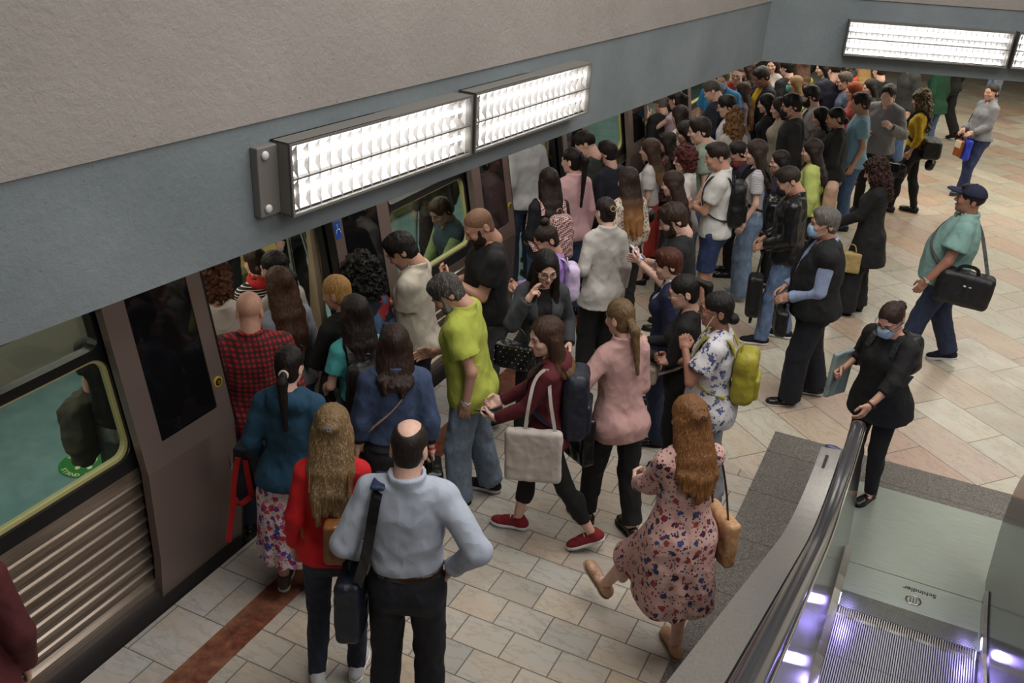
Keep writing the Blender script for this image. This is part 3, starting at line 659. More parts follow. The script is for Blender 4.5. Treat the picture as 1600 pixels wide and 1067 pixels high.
def hair(s, hf, T, vh, hc, root, HM):
    st = s.get('hair', 'short'); fem = s['g'] == 'f'
    if st == 'bald': return
    mat = hairmat(hc, s.get('hc2'), s.get('tip')); v = vh*1.15
    face = [(ell((0, .108, -.030), (.071, .064, .112), hf), .012)]
    ears = [(ell((sx*.088, .012, -.018), (.028, .030, .040), hf), .01) for sx in (-1, 1)]
    low = [((0, .35, -1), .075, hf)]
    L = s.get('hl', 1.2 if st != 'mid' else 1.36); P = []; cut = list(face); cl = []; strand = (.004, 70, .25)
    def base(t, k=0): return (ell((0, -.014, .036), (.079+t, .099+t, .088+t), hf), k)
    o = hf.out
    if st == 'short': P = [base(.006), (ell((0, .03, .085), (.06, .055, .038), hf), .02), (ell((0, -.05, -.03), (.066, .05, .06), hf), .03)]; cut += ears; cl = low
    elif st == 'fade': P = [base(.0015), (ell((0, .015, .085), (.056, .078, .042), hf), .012)]; cut += ears; cl = low; strand = (.002, 80, .3)
    elif st == 'buzz': P = [base(-.0035), (ell((0, -.05, -.03), (.060, .045, .055), hf), .03)]; cut += ears; cl = low; strand = (.0005, 70, .25)
    elif st == 'ring': P = [base(-.003), (ell((0, -.055, -.03), (.054, .040, .05), hf), .03)]; cut += ears+[(ell((0, -.034, .134), (.052, .094, .068), hf), .01), (ell((0, .08, .1), (.07, .06, .05), hf), .01)]; cl = low; strand = (.001, 70, .25)
    elif st == 'afro': P = [base(.045), (ell((0, -.06, -.06), (.135, .11, .12), hf), .04)]; strand = (.034, 40, 1.); v *= 1.1
    elif st == 'curly': P = [base(.022), (ell((0, -.04, -.06), (.098, .075, .085), hf), .04)]; strand = (.024, 48, 1.)
    elif st == 'curlylong': P = [base(.018), (ell((0, -.05, -.08), (.11, .08, .11), hf), .04), (cap(o((0, -.06, -.08)), T.out((0, -.1, L)), .085, .07), .04), (ell((.075, .0, -.09), (.04, .06, .1), hf), .04), (ell((-.075, .0, -.09), (.04, .06, .1), hf), .04)]; strand = (.022, 50, .8)
    elif st == 'bob':
        P = [base(.008), (ell((0, -.028, -.055), (.092, .084, .10), hf), .02)]
    elif st in ('long', 'halfup', 'longfront', 'mid'):
        P = [base(.007)]
        rl_ = random.Random(int(abs(s.get('px', 5)*7+s['az'])))
        for sx in (-1, -.62, -.22, .22, .62, 1):
            Lz = L+rl_.uniform(-.05, .05)+abs(sx)*.03
            a = o((sx*.064, -.045 if abs(sx) < 1 else -.022, -.01)); b = T.out((sx*.086, -.088 if abs(sx) < 1 else -.06, 1.44)); c = T.out((sx*.085+rl_.uniform(-.012, .012), -.150-.02*(abs(sx) < .9), Lz))
            m_ = (b+c)/2+V(rl_.uniform(-.012, .012), -.008, 0)
            P += [(cap(a, b, .044, .040), .03), (cap(b, m_, .038, .032), .025), (cap(m_, c, .031, .015), .02)]
        if st == 'longfront' or s.get('front'):
            for sx in (-1, 1):
                a = o((sx*.07, .02, -.02)); b = T.out((sx*.088, .055, 1.42)); c = T.out((sx*.085, .13, L+.06)); P += [(cap(a, b, .028, .032), .02), (cap(b, c, .032, .022), .02)]
        if st == 'halfup': P += [(ell((0, -.11, .03), (.045, .02, .02), hf), .02)]
        strand = (.003, 92, .10)
    elif st in ('pony', 'highpony', 'bun', 'topbun', 'lowbun', 'claw'):
        P = [base(.000), (ell((0, -.05, -.03), (.064, .05, .062), hf), .03)]; cut += ears; cl = []; strand = (.003, 80, .3)
        if st == 'pony': a = o((0, -.108, -.01)); m = o((0, -.145, -.06)); P += [(cap(a, m, .022, .030), .015), (cap(m, T.out((.02, -.165, L)), .032, .013), .02)]
        if st == 'highpony': a = o((0, -.10, .07)); m = o((0, -.17, .02)); P += [(cap(a, m, .02, .032), .01), (cap(m, T.out((0, -.17, L)), .032, .014), .02)]
        if st in ('bun', 'claw'): P += [(ell((0, -.118, .02), (.042, .036, .042), hf), .012)]
        if st == 'lowbun': P += [(ell((0, -.11, -.05), (.045, .036, .036), hf), .012)]
        if st == 'topbun': P += [(ell((0, -.05, .145), (.036, .036, .032), hf), .012)]
    me = mesh_np('hair', *solid(P, v, cut=cut, clips=cl, strand=strand))
    link('hair', me, mat, root)
    if s.get('tie'):
        pos = dict(pony=(0, -.118, -.02), highpony=(0, -.115, .068), halfup=(0, -.13, .03), claw=(.0, -.158, .03), topbun=(0, -.05, .115))[st]; b = MB()
        r = .022 if st != 'halfup' else .008; c = V(*pos)
        b.tube([tuple(o(c+V(r*math.cos(a), 0, r*math.sin(a)))) for a in np.linspace(0, 2*PI, 15)], .008 if st == 'pony' else .004, 8, cap=False); b.build('hair_tie', plain('tie_'+s['tie'], hexc(s['tie']), .6), root)
# ================================================================ camera and light
cd = bpy.data.cameras.new('camera'); cam = bpy.data.objects.new('camera', cd); COL.objects.link(cam); SC.camera = cam
cd.sensor_width = 36; cd.lens = CAM['f']/1600*36; cd.clip_start = .05
cam.matrix_world = Matrix([[_RT[i], _UP[i], -_FW[i], (0, 0, CAM['H'])[i]] for i in range(3)]+[[0, 0, 0, 1]])
SC.view_settings.view_transform = 'Standard'; SC.view_settings.look = 'None'; SC.view_settings.gamma = 1; SC.view_settings.exposure = EXPO
wd = bpy.data.worlds.new('world'); SC.world = wd; wd.use_nodes = True
bg = wd.node_tree.nodes['Background']; bg.inputs[0].default_value = (.9, .93, 1, 1); bg.inputs[1].default_value = .06
def area(name, loc, sx, sy, e, col=(1, .96, .88), rot=(0, 0, 0)):
    l = bpy.data.lights.new(name, 'AREA'); l.shape = 'RECTANGLE'; l.size = sx; l.size_y = sy; l.energy = e; l.color = col
    o = bpy.data.objects.new(name, l); o.location = loc; o.rotation_euler = rot; COL.objects.link(o); return o
area("hall_ceiling_lamp", (-.8, 5.2, 7.4), 3.6, 7., 270, (1, .965, .92))
area("hall_ceiling_lamp", (3.5, 7, 7.4), 2.5, 8., 240, (1, .965, .92))
area('beam_fill_light', (2.6, .8, 5.6), 2.2, 2.2, 80, (1, .97, .93), (0, math.radians(62), math.radians(-14)))  # unseen fill light, added to brighten the beam faces and the plaster above
for y in (2.5, 6.5, 10.5, 14.5): area('platform_strip_lamp', (-3.25, y, 2.84), .25, 3., 20, (1, .93, .82))
for x in (-2, 1, 4): area('platform_strip_lamp', (x, 15.5, 2.86), 2.5, 3., 75, (1, .93, .78))
area('platform_strip_lamp', (1.5, 21, 2.86), 8, 3., 120, (1, .93, .78))
for y in (1.5, 4.5, 7.5, 10.5, 13.5, 17): area('carriage_lamp', (-5.15, y, 2.17), .5, 2.4, 20, (1, .90, .74))

# ================================================================ stone
def structure(o): o['kind'] = 'structure'; return o
def marble(name, base, w, h, off, rot=0., mort=.006, tints=None, region=None, seed=0.):
    m, nt, b = new_mat(name); v = coords(nt, (1, 1, 1), (0, 0, rot))
    def tile(v, w, h, off, tints, fr=.5, sq=1., sqf=2):
        br = nd(nt, 'ShaderNodeTexBrick', {'Vector': v, 'Color1': (0, 0, 0, 1), 'Color2': (1, 1, 1, 1), 'Mortar': (.5, .5, .5, 1), 'Scale': 1., 'Mortar Size': mort, 'Mortar Smooth': 0., 'Bias': 0., 'Brick Width': w, 'Row Height': h})
        br.offset = fr; br.squash = sq; br.squash_frequency = sqf
        n = len(tints); c = ramp(nt, br.outputs['Color'], [((i+.5)/n, hexc(t)) for i, t in enumerate(tints)])
        sh = nd(nt, 'ShaderNodeVectorMath', {0: br.outputs['Color'], 'Scale': 9.}, operation='SCALE'); vv = nd(nt, 'ShaderNodeVectorMath', {0: v, 1: sh.outputs[0]}, operation='ADD').outputs[0]
        mp = nd(nt, 'ShaderNodeMapping', {'Vector': vv}); mp.inputs['Rotation'].default_value = (0, 0, .6); mp.inputs['Scale'].default_value = (.7, 2.2, 1)
        nz = noise(nt, mp.outputs[0], 4.5, 6, rough=.62); nz2 = noise(nt, mp.outputs[0], 1.8, 4)
        vein = ramp(nt, math_(nt, 'ABSOLUTE', math_(nt, 'SUBTRACT', nz, .5)), [(0., (.62, .60, .56)), (.035, (1, 1, 1))])
        c = mixc(nt, .55, c, vein, 'MULTIPLY'); c = mixc(nt, ramp(nt, nz2, [(.42, (0, 0, 0)), (.66, (.4, .4, .4))]), c, hexc('#bfa88e'))
        c = mixc(nt, br.outputs['Fac'], c, hexc('#6a655e'))
        return c
    c = tile(v, w, h, off, tints)
    if region:
        v2 = coords(nt, (1, 1, 1), (0, 0, region['rot'])); c2 = tile(v2, region['w'], region['h'], 0, region['tints'], .37, .7, 3)
        tc = nd(nt, 'ShaderNodeTexCoord'); sp = nd(nt, 'ShaderNodeSeparateXYZ', {0: tc.outputs['Object']})
        f = math_(nt, 'GREATER_THAN', math_(nt, 'ADD', sp.outputs[1], math_(nt, 'MULTIPLY', sp.outputs[0], .75)), 5.75); c = mixc(nt, f, c, c2)
    nt.links.new(c, b.inputs['Base Color']); dirt = noise(nt, coords(nt), 2.2, 5)
    nt.links.new(ramp(nt, dirt, [(.3, (.22, .22, .22)), (.7, (.42, .42, .42))]), b.inputs['Roughness']); b.inputs['Specular IOR Level'].default_value = .4
    return m
TI = ['#b0aca4', '#bcb7ad', '#b3aea6', '#bfb3a4', '#aaa7a1', '#c4bfb4', '#b9a896', '#b6b2a9', '#a5a29c']
TI2 = ['#bdb7a8', '#bfa28c', '#b9b4a4', '#c9c3b4', '#b5988a', '#c0baa9', '#aeaa9a', '#c4bfb0']
m_floor = marble('marble_tiles', 0, .31, .235, .5, tints=TI, mort=.004, region=dict(rot=.72, w=.95, h=.42, tints=TI2))
m_edge = marble('edge_marble', 0, .40, .40, .0, tints=['#b3b2b0', '#a7a6a4', '#bdbbb6'], mort=.004)
m, nt, b = new_mat('red_marble'); v = coords(nt); n1 = noise(nt, v, 14, 6, rough=.7); n2 = noise(nt, v, 3, 4)
c = ramp(nt, n1, [(.3, hexc('#3f211a')), (.5, hexc('#70402f')), (.68, hexc('#8d5a42'))]); c = mixc(nt, ramp(nt, n2, [(.45, (0, 0, 0)), (.7, (.6, .6, .6))]), c, hexc('#a07a5e'))
nt.links.new(c, b.inputs['Base Color']); b.inputs['Roughness'].default_value = .35; m_red = m
m, nt, b = new_mat('granite'); v = coords(nt); n1 = noise(nt, v, 130, 3, rough=.8)
br = nd(nt, 'ShaderNodeTexBrick', {'Vector': v, 'Color1': (.9, .9, .9, 1), 'Color2': (1, 1, 1, 1), 'Mortar': (.25, .25, .25, 1), 'Scale': 1., 'Mortar Size': .004, 'Brick Width': 1.4, 'Row Height': .62}); br.offset = .0
c = ramp(nt, n1, [(.32, hexc('#2e2c29')), (.5, hexc('#67625c')), (.66, hexc('#9a948c'))]); c = mixc(nt, 1., c, br.outputs[0], 'MULTIPLY')
nt.links.new(c, b.inputs['Base Color']); b.inputs['Roughness'].default_value = .5; m_gran = m
def slab(name, lo, hi, mat, kind='structure'):
    b = MB(); b.box(lo, hi); return b.build(name, mat, kind=kind)
b = MB(); b.prism([(-3.63, -4), (-.33, -4), (-.33, 5.2), (1.18, 5.2), (1.18, -4), (9, -4), (9, 27), (-3.63, 27)], 2, -.3, 0); b.build('floor', m_floor, kind='structure')
slab('trim_1', (-3.63, -4, -.02), (-3.245, 27, .003), m_edge)
slab('trim_2', (-3.245, -4, -.02), (-3.035, 27, .004), m_red)
b = MB(); b.prism([(-.81, -4), (-.30, -4), (-.33, 6.74), (1.18, 6.74), (1.18, -4), (1.9, -4), (1.9, 7.16), (-.81, 7.16)], 2, -.02, .004); b.build('trim_3', m_gran, kind='structure')
slab('trackbed', (-8, -4, -1.3), (-3.63, 27, -1.2), plain('dark_concrete', (.02, .02, .022), .9))
slab('wall_left', (-8.2, -4, -1.3), (-8, 27, 3.2), plain('tunnel_wall', (.05, .05, .05), .9))

# ---- painted plaster
def plaster(name, c1, c2, bs=.5, pits=0.):
    m, nt, b = new_mat(name); v = coords(nt); n1 = noise(nt, v, 1.3, 5, rough=.6); n2 = noise(nt, v, 26, 6, rough=.7)
    c = ramp(nt, n1, [(.3, hexc(c1)), (.7, hexc(c2))])
    if pits:
        pn = noise(nt, v, 34, 3, rough=.7); pm = noise(nt, v, 2.4, 3)
        f = math_(nt, 'MULTIPLY', ramp(nt, pn, [(.66, (0, 0, 0)), (.72, (1, 1, 1))]), ramp(nt, pm, [(.45, (0, 0, 0)), (.62, (1, 1, 1))])); c = mixc(nt, math_(nt, 'MULTIPLY', f, .55), c, hexc('#3c3835'))
    nt.links.new(c, b.inputs['Base Color']); b.inputs['Roughness'].default_value = .75; bump(nt, b, n2, bs, .012); return m
m_blue = plaster('blue_grey_paint', '#6d767a', '#7f888c', .5, .6); m_warm = plaster('warm_grey_plaster', '#857f7a', '#918b86', .8, 1.)
BD = V(.1126, .9936, 0); BN = V(.9936, -.1126, 0)        # along the first beam, out of its face
B0 = V(-3.0715, 2.075, 0); CN = V(-2.102, 10.63, 0); B2D = V(2.57, .69, 0)/np.linalg.norm([2.57, .69]); B2N = V(B2D[1], -B2D[0], 0)
def beam(name, p0, p1, nrm, zb, zt, up, d0, d1):
    """a beam with a sloping plastered parapet above its face"""
    A = p0-nrm*.36; Bp = p1-nrm*.36
    def P(p, z): return (p[0], p[1], z)
    b = MB(); q = [P(p0, zb), P(p1, zb), P(p1, zt), P(p0, zt), P(A, zb), P(Bp, zb), P(Bp, zt), P(A, zt)]
    b.add(q, [(0, 1, 2, 3), (5, 4, 7, 6), (0, 4, 5, 1), (3, 2, 6, 7), (0, 3, 7, 4), (1, 5, 6, 2)]); b.build(name, m_blue, kind='structure')
    return
beam('beam', B0-BD*6, CN, BN, 2.40, 3.01, 0, 0, 0)
beam('beam', CN, CN+B2D*8, B2N, 2.40, 3.09, 0, 0, 0)
def parapet(name, p0, p1, nrm, z0, run, rise):
    e = nrm*.012; lo0, lo1 = p0+e, p1+e
    h0 = p0-nrm*run; h1 = p1-nrm*run; b = MB()
    q = [(*lo0[:2], z0), (*lo1[:2], z0), (*h1[:2], z0+rise), (*h0[:2], z0+rise), (*(h0-nrm*.3)[:2], z0+rise), (*(h1-nrm*.3)[:2], z0+rise), (*(p1-nrm*.3)[:2], z0), (*(p0-nrm*.3)[:2], z0)]
    b.add(q, [(0, 1, 2, 3), (3, 2, 5, 4), (4, 5, 6, 7), (7, 6, 1, 0), (0, 3, 4, 7), (1, 6, 5, 2)]); return b.build(name, m_warm, kind='structure')
parapet('wall_1', B0-BD*6, CN, BN, 3.01, .55, 2.6); parapet('wall_2', CN, CN+B2D*8, B2N, 3.09, .55, 2.6)
m_slab = plaster('ceiling_paint', '#4c4d4e', '#5a5b5c')
b = MB(); a0 = B0-BD*6-BN*.34; a1 = CN-BN*.34; a2 = CN+B2D*8-B2N*.34
b.prism([(-8.2, a0[1]), (a0[0], a0[1]), (a1[0], CN[1]+.2), (a2[0], a2[1]), (a2[0], 27), (-8.2, 27)], 2, 2.92, 3.0); b.build('ceiling', m_slab, kind='structure')
slab('wall_far', (-8.2, 27, -1.3), (9, 27.2, 7.6), plain('far_wall', (.12, .115, .105), .8)); slab('wall_right', (9, -4, 0), (9.2, 27, 7.6), plain('side_wall', (.28, .27, .25), .8))
slab('ceiling_hall', (-8.2, -4, 7.6), (9.2, 27.2, 7.7), plain('hall_ceiling', (.35, .34, .32), .9)); slab('wall_near', (-8.2, -4.2, -1.3), (9.2, -4, 7.6), plain('near_wall', (.2, .19, .18), .8))

# ---- louvred lights on the beams
m_tube = plain('tube_glow', (1, 1, 1), .5, emit=(1, .965, .93), est=TUBE); m_refl = plain('reflector', (.62, .62, .62), .28, .85); m_lou = plain('louvre_blade', (.36, .35, .34), .4, .3); m_frm = plain('lamp_frame', (.19, .18, .165), .5, .3)
def louvre(p, L, d, n, z0, z1, label, nb=19, plate=False):
    t = empty('ceiling_light', tuple(p+n*.0+V(0, 0, z0)), label=label, cat='light fitting', group='louvred tube lights on the beams')
    R = Matrix([[d[0], n[0], 0, 0], [d[1], n[1], 0, 0], [0, 0, 1, 0], [0, 0, 0, 1]]); t.matrix_world = Matrix.Translation((p[0], p[1], z0)) @ R
    H = z1-z0; D = .125; w = .013
    b = MB(); b.box((0, 0, 0), (L, .012, H)); b.box((0, 0, 0), (L, D, .008)); b.box((0, 0, H-.008), (L, D, H)); b.box((0, 0, 0), (.008, D, H)); b.box((L-.008, 0, 0), (L, D, H)); b.build('housing', m_frm, t)
    b = MB(); b.box((0, D-.01, 0), (L, D+.006, w)); b.box((0, D-.01, H-w), (L, D+.006, H)); b.box((0, D-.01, w), (w, D+.006, H-w)); b.box((L-w, D-.01, w), (L, D+.006, H-w)); b.build('frame', m_frm, t)
    for k in (0, 1):
        zc = H*(.27+.46*k); b = MB(); b.tube([(.03, .062, zc), (L-.03, .062, zc)], .014, 10); b.build('tube', m_tube, t)
        b = MB(); h = H*.225; b.prism([(.014, zc-h*.5), (D-.03, zc-h), (D-.03, zc-h+.004), (.02, zc-h*.5+.004)], 0, .01, L-.01); b.prism([(.014, zc+h*.5), (D-.03, zc+h), (D-.03, zc+h-.004), (.02, zc+h*.5-.004)], 0, .01, L-.01); b.box((.01, .013, zc-h*.5), (L-.01, .016, zc+h*.5)); b.build('reflector', m_refl, t)
        for i in range(nb):
            x = L*(i+.7)/(nb+.4); b = MB(); b.prism([(.085, zc-h*.55), (D-.004, zc-h), (D-.004, zc+h), (.085, zc+h*.55), (.098, zc)], 0, x-.0012, x+.0012); b.build('louvre_blade', m_lou, t)
    b = MB(); b.box((w, D-.035, H*.5-.005), (L-w, D, H*.5+.005)); b.build('divider', m_frm, t)
    if plate:
        b = MB(); b.box((-.13, 0, .01), (0, .05, H-.01)); b.build('end_plate', m_frm, t, bevel=.006)
        for z in (.05, H-.05): b = MB(); b.ball((-.085, .055, z), (.022, .012, .022)); b.build('fixing_cap', plain('pale_cap', (.6, .58, .56), .4), t)
P = lambda u: B0+BD*u
u0 = float((V(-2.9, 3.495, 0)-B0) @ BD)
louvre(P(u0), 1.50, BD, BN, 2.558, 2.915, 'long louvred tube light on the beam, nearer one with the bolted end plate', plate=True)
louvre(P(u0+1.535), 1.45, BD, BN, 2.562, 2.918, 'louvred tube light on the beam above the train doors, farther one of that pair')
q = V(-1.325, 10.845, 0)
louvre(q-B2N*0, 1.61, B2D, B2N, 2.54, 2.89, 'whole louvred tube light on the far cross beam', nb=30); louvre(q+B2D*1.65, 1.61, B2D, B2N, 2.54, 2.89, 'louvred tube light cut off by the right edge of the photo', nb=30)

# ================================================================ train
m_body = plain('brown_metal', hexc('#4b3e3d'), .34, .55); m_leaf = plain('door_metal', hexc('#85756f'), .36, .5); m_black = plain('black_rubber', (.008, .008, .009), .35); m_gasket = plain('cream_gasket', hexc('#b5ae78'), .5)
m_dglass = plain('dark_glass', (.006, .006, .007), .04); m_chrome = plain('chrome', (.62, .6, .58), .18, 1.)
m, nt, b = new_mat('ribbed_steel'); nt.links.new(ramp(nt, noise(nt, coords(nt, (1, .05, 1)), 60, 3), [(.3, hexc('#85786e')), (.7, hexc('#a3968a'))]), b.inputs['Base Color']); b.inputs['Metallic'].default_value = .8; b.inputs['Roughness'].default_value = .28; m_rib = m
m, nt, b = new_mat('window_glass'); tr = nd(nt, 'ShaderNodeBsdfTransparent', {'Color': (.86, .92, .9, 1)}); gl = nd(nt, 'ShaderNodeBsdfGlossy', {'Roughness': .03}); lw = nd(nt, 'ShaderNodeLayerWeight', {'Blend': .5}); fz = math_(nt, 'MULTIPLY_ADD', math_(nt, 'POWER', lw.outputs['Facing'], 5.), .35, .035); mx = nd(nt, 'ShaderNodeMixShader', {0: fz, 1: tr.outputs[0], 2: gl.outputs[0]}); nt.links.new(mx.outputs[0], [n for n in nt.nodes if n.type == 'OUTPUT_MATERIAL'][0].inputs[0]); m_glass = m
train = empty('train', (-5.15, 8, 0), label='metro train with brown metal doors standing at the platform edge', cat='train')
_ti = Matrix.Translation((5.15, -8, 0))
def tb(b, name, mats, parent=None, bevel=0):
    for i, p in enumerate(b.v): b.v[i] = (p[0]+5.15, p[1]-8, p[2])
    return b.build(name, mats, parent or train, bevel)
LE = .17
def xb(z): return -3.745-max(0, z-.95)*LE
def xl(z): return -3.655-max(0, z-.95)*LE-max(0, .35-z)*.1
def ring(b, y0, y1, z0, z1, a, r, xf_, t, ro=.0, mi=0, n=6):
    """frame between the outer box and an inner rounded opening set in by a"""
    def rr(y0, y1, z0, z1, r):
        out = []
        for cy, cz, s in ((y1-r, z1-r, 0), (y0+r, z1-r, 1), (y0+r, z0+r, 2), (y1-r, z0+r, 3)):
            for k in range(n+1): an = PI/2*(s+k/n); out.append((cy+r*math.cos(an), cz+r*math.sin(an)))
        return out
    al, ar_, ab, at_ = a; O = rr(y0, y1, z0, z1, max(ro, .0005)); I = rr(y0+al, y1-ar_, z0+ab, z1-at_, r); N = len(O)
    vs = [(xf_(z), y, z) for y, z in O]+[(xf_(z), y, z) for y, z in I]+[(xf_(z)-t, y, z) for y, z in I]+[(xf_(z)-t, y, z) for y, z in O]
    fs = []
    for i in range(N):
        j = (i+1) % N
        for s in range(3): fs.append((s*N+i, s*N+j, (s+1)*N+j, (s+1)*N+i))
        fs.append((3*N+i, 3*N+j, j, i))
    b.add(vs, fs, mi)
def pane(b, y0, y1, z0, z1, xf_, t, off=0., mi=0): b.add([(xf_(z)+off-dx, y, z) for dx in (0, t) for y, z in ((y0, z0), (y1, z0), (y1, z1), (y0, z1))], [(0, 1, 2, 3), (7, 6, 5, 4), (0, 4, 5, 1), (1, 5, 6, 2), (2, 6, 7, 3), (3, 7, 4, 0)], mi)
PER = 4.045
for k in range(-1, 6):
    o = k*PER; w0, w1 = 1.25+o-.02, 3.16+o                   # fixed wall between the doorways: from door pocket to door pocket
    y0, y1 = 1.12+o, 3.90+o
    # ribbed lower wall
    prof = [(-3.85, .10), (-3.72, .10), (-3.72, .17)]
    for i in range(8): z = .19+i*.088; prof += [(-3.755, z), (-3.755, z+.045), (-3.735, z+.062), (-3.728, z+.074), (-3.74, z+.082)]
    prof += [(-3.745, .92), (-3.745, .97), (-3.85, .97)]
    b = MB(); b.prism([(x, z) for x, z in prof], 1, y0, y1); tb(b, 'ribbed_panel', m_rib)
    b = MB(); b.box((-3.86, y0, -.12), (-3.70, y1, .10)); tb(b, 'sill', plain('sill_metal', (.11, .10, .10), .4, .6))
    # window wall with lower and upper panes
    Y0, Y1 = 1.92+o, 3.185+o
    b = MB(); ring(b, y0, y1, .965, 1.69, (Y0-y0, y1-Y1, .085, .03), .10, xb, .06); ring(b, y0, y1, 1.69, 2.3, (Y0-y0+.03, y1-Y1+.03, .025, .36), .06, xb, .06); fr = tb(b, 'window_frame', m_black)
    b = MB(); ring(b, Y0-.002, Y1+.002, 1.048, 1.662, (.022,)*4, .085, lambda z: xb(z)-.02, .035, ro=.10); tb(b, 'gasket', m_gasket)
    b = MB(); ring(b, Y0+.02, Y1-.02, 1.705, 1.95, (.014,)*4, .05, lambda z: xb(z)+.012, .03, ro=.06); tb(b, 'vent_frame', m_black)
    b = MB(); pane(b, Y0-.01, Y1+.01, 1.05, 1.66, xb, .006, -.028); tb(b, 'window_pane', m_glass); b = MB(); pane(b, Y0+.02, Y1-.02, 1.71, 1.95, xb, .006, -.02); tb(b, 'window_pane', m_glass)
    # plug doors, standing open in front of the wall on both sides of it
    for (d0, d1, left) in ((3.17+o, 3.885+o, False), (1.135+o, 1.835+o, True)):
        g0, g1 = d0+.15, d1-.11
        if left: g0, g1 = d0+.11, d1-.15
        b = MB(); zs = [.06, .35, .95, 1.10, 2.02, 2.25]
        for za, zb_ in ((.06, .35), (.35, .95), (.95, 1.09)): pane(b, d0, d1, za, zb_, xl, .055)
        ring(b, d0, d1, 1.09, 2.06, (g0-d0, d1-g1, .0, .0), .004, xl, .055); pane(b, d0, d1, 2.06, 2.28, xl, .055); lf = tb(b, 'door_leaf', m_leaf)
        b = MB(); pane(b, g0, g1, 1.09, 2.06, xl, .02, -.006); lg = tb(b, 'door_glass', m_dglass, None); 
        b = MB(); e0, e1 = (d1, d1+.022) if not left else (d0-.022, d0)
        for za, zb_ in ((.06, .35), (.35, .95), (.95, 2.28)): pane(b, e0, e1, za, zb_, xl, .05, -.004)
        tb(b, 'door_seal', m_black)
        if not left:
            for rad, mm, th in ((.034, plain('yellow_ring', hexc('#c9a62a'), .5), .006), (.024, m_black, .009), (.014, plain('brass_button', hexc('#8a7a30'), .4, .5), .012)):
                z = 1.235; yb = d1-.06; b = MB(); n = 20; c = [(xl(z)+th, yb+rad*math.cos(2*PI*i/n), z+rad*math.sin(2*PI*i/n)) for i in range(n)]; c2 = [(xl(z)-.004, p[1], p[2]) for p in c]
                b.add(c+c2, [tuple(range(n))]+[(i, n+i, n+(i+1) % n, (i+1) % n) for i in range(n)]); tb(b, 'door_button', mm)
            b = MB(); b.tube([(-3.652, d1-.07, .74), (-3.645, d1-.07, .66), (-3.652, d1-.07, .62)], .005); tb(b, 'door_latch', m_chrome)
    # door frame posts, threshold and header
    for yy in (y0, y1): b = MB(); pane(b, yy-.03, yy+.03, .0, 2.3, lambda z: xb(z)-.05, .035); tb(b, 'door_post', plain('cream_panel', hexc('#a8987c'), .5))
    b = MB(); b.box((-3.86, y1, -.12), (-3.66, y1+1.265, .012)); tb(b, 'threshold', m_chrome); b = MB(); b.box((-3.98, y1, 2.04), (-3.86, y1+1.27, 2.3)); tb(b, 'door_header', m_black)
    # draught screens beside the doorway, bench seats along the far wall, poles
    for yy in (y0+.04, y1-.06): b = MB(); b.box((-4.05, yy, .1), (-3.93, yy+.025, 1.95)); tb(b, 'draught_screen', plain('cream_panel', hexc('#a8987c'), .5))
    b = MB(); b.box((-6.55, y0+.15, .36), (-6.08, y1-.15, .46)); b.box((-6.60, y0+.15, .46), (-6.5, y1-.15, 1.0)); b.box((-6.5, y0+.2, 0), (-6.3, y1-.2, .36)); tb(b, 'bench_seat', plain('bench_cream', hexc('#a89a5c'), .5), bevel=.02)
    b = MB(); b.box((-4.36, y0+.25, .36), (-3.93, y1-.2, .46)); b.box((-4.3, y0+.3, 0), (-4.0, y1-.25, .36)); tb(b, 'bench_seat', plain('bench_blue', hexc('#2c4450'), .6), bevel=.02)
    for xx, yy in ((-5.15, y1+.6),): b = MB(); b.tube([(xx, yy, 0), (xx, yy, 2.2)], .017, 10); tb(b, 'grab_pole', m_chrome)
b = MB(); b.tube([(-4.4, 5.62, .0), (-4.4, 5.52, .9), (-4.42, 5.36, 2.1)], .016, 10); tb(b, 'grab_pole', m_chrome)
b = MB(); b.tube([(-4.4, 6.02, .0), (-4.4, 5.80, .9), (-4.42, 5.42, 2.1)], .016, 10); tb(b, 'grab_pole', m_chrome)
m, nt, b = new_mat('teal_lino'); n1 = noise(nt, coords(nt), 5, 5); nt.links.new(ramp(nt, n1, [(.3, hexc('#64888e')), (.7, hexc('#7b9ea3'))]), b.inputs['Base Color']); b.inputs['Roughness'].default_value = .4
bb = MB(); bb.box((-6.7, -4, -.12), (-3.86, 27, 0)); tb(bb, 'carriage_floor', m)
bb = MB(); bb.box((-6.72, -4, -.3), (-6.62, 27, 2.3)); tb(bb, 'far_wall_panel', plain('carriage_wall', hexc('#8a8478'), .5))
bb = MB(); bb.prism([(-6.72, 2.3), (-6.3, 2.46), (-4.3, 2.46), (-3.98, 2.3), (-3.98, 2.22), (-6.72, 2.22)], 1, -4, 27); tb(bb, 'roof', plain('carriage_ceiling', hexc('#b9b2a0'), .6))
bb = MB(); bb.box((-6.4, -4, -1.0), (-4, 27, -.14)); tb(bb, 'underframe', plain('underframe', (.01, .01, .01), .8))
# small blue wheelchair sign on the door leaf beside the opening
bb = MB(); pane(bb, 5.19, 5.26, 1.71, 1.83, xl, .002, .003); sg = tb(bb, 'wheelchair_sticker', plain('sign_blue', hexc('#1f4fae'), .4))
bb = MB(); zt = 1.77; bb.tube([(xl(zt)+.005, 5.225+.022*math.cos(a), zt-.018+.024*math.sin(a)) for a in np.linspace(.6, 5.2, 14)], .003, 5); bb.tube([(xl(1.81)+.006, 5.218, 1.812), (xl(zt)+.006, 5.220, 1.775), (xl(zt)+.006, 5.238, 1.772), (xl(1.74)+.006, 5.248, 1.745)], .0035, 5); tb(bb, 'wheelchair_symbol', plain('sign_white', (.8, .8, .8), .5), sg)
sg.children[0].location = (0, 0, 0)
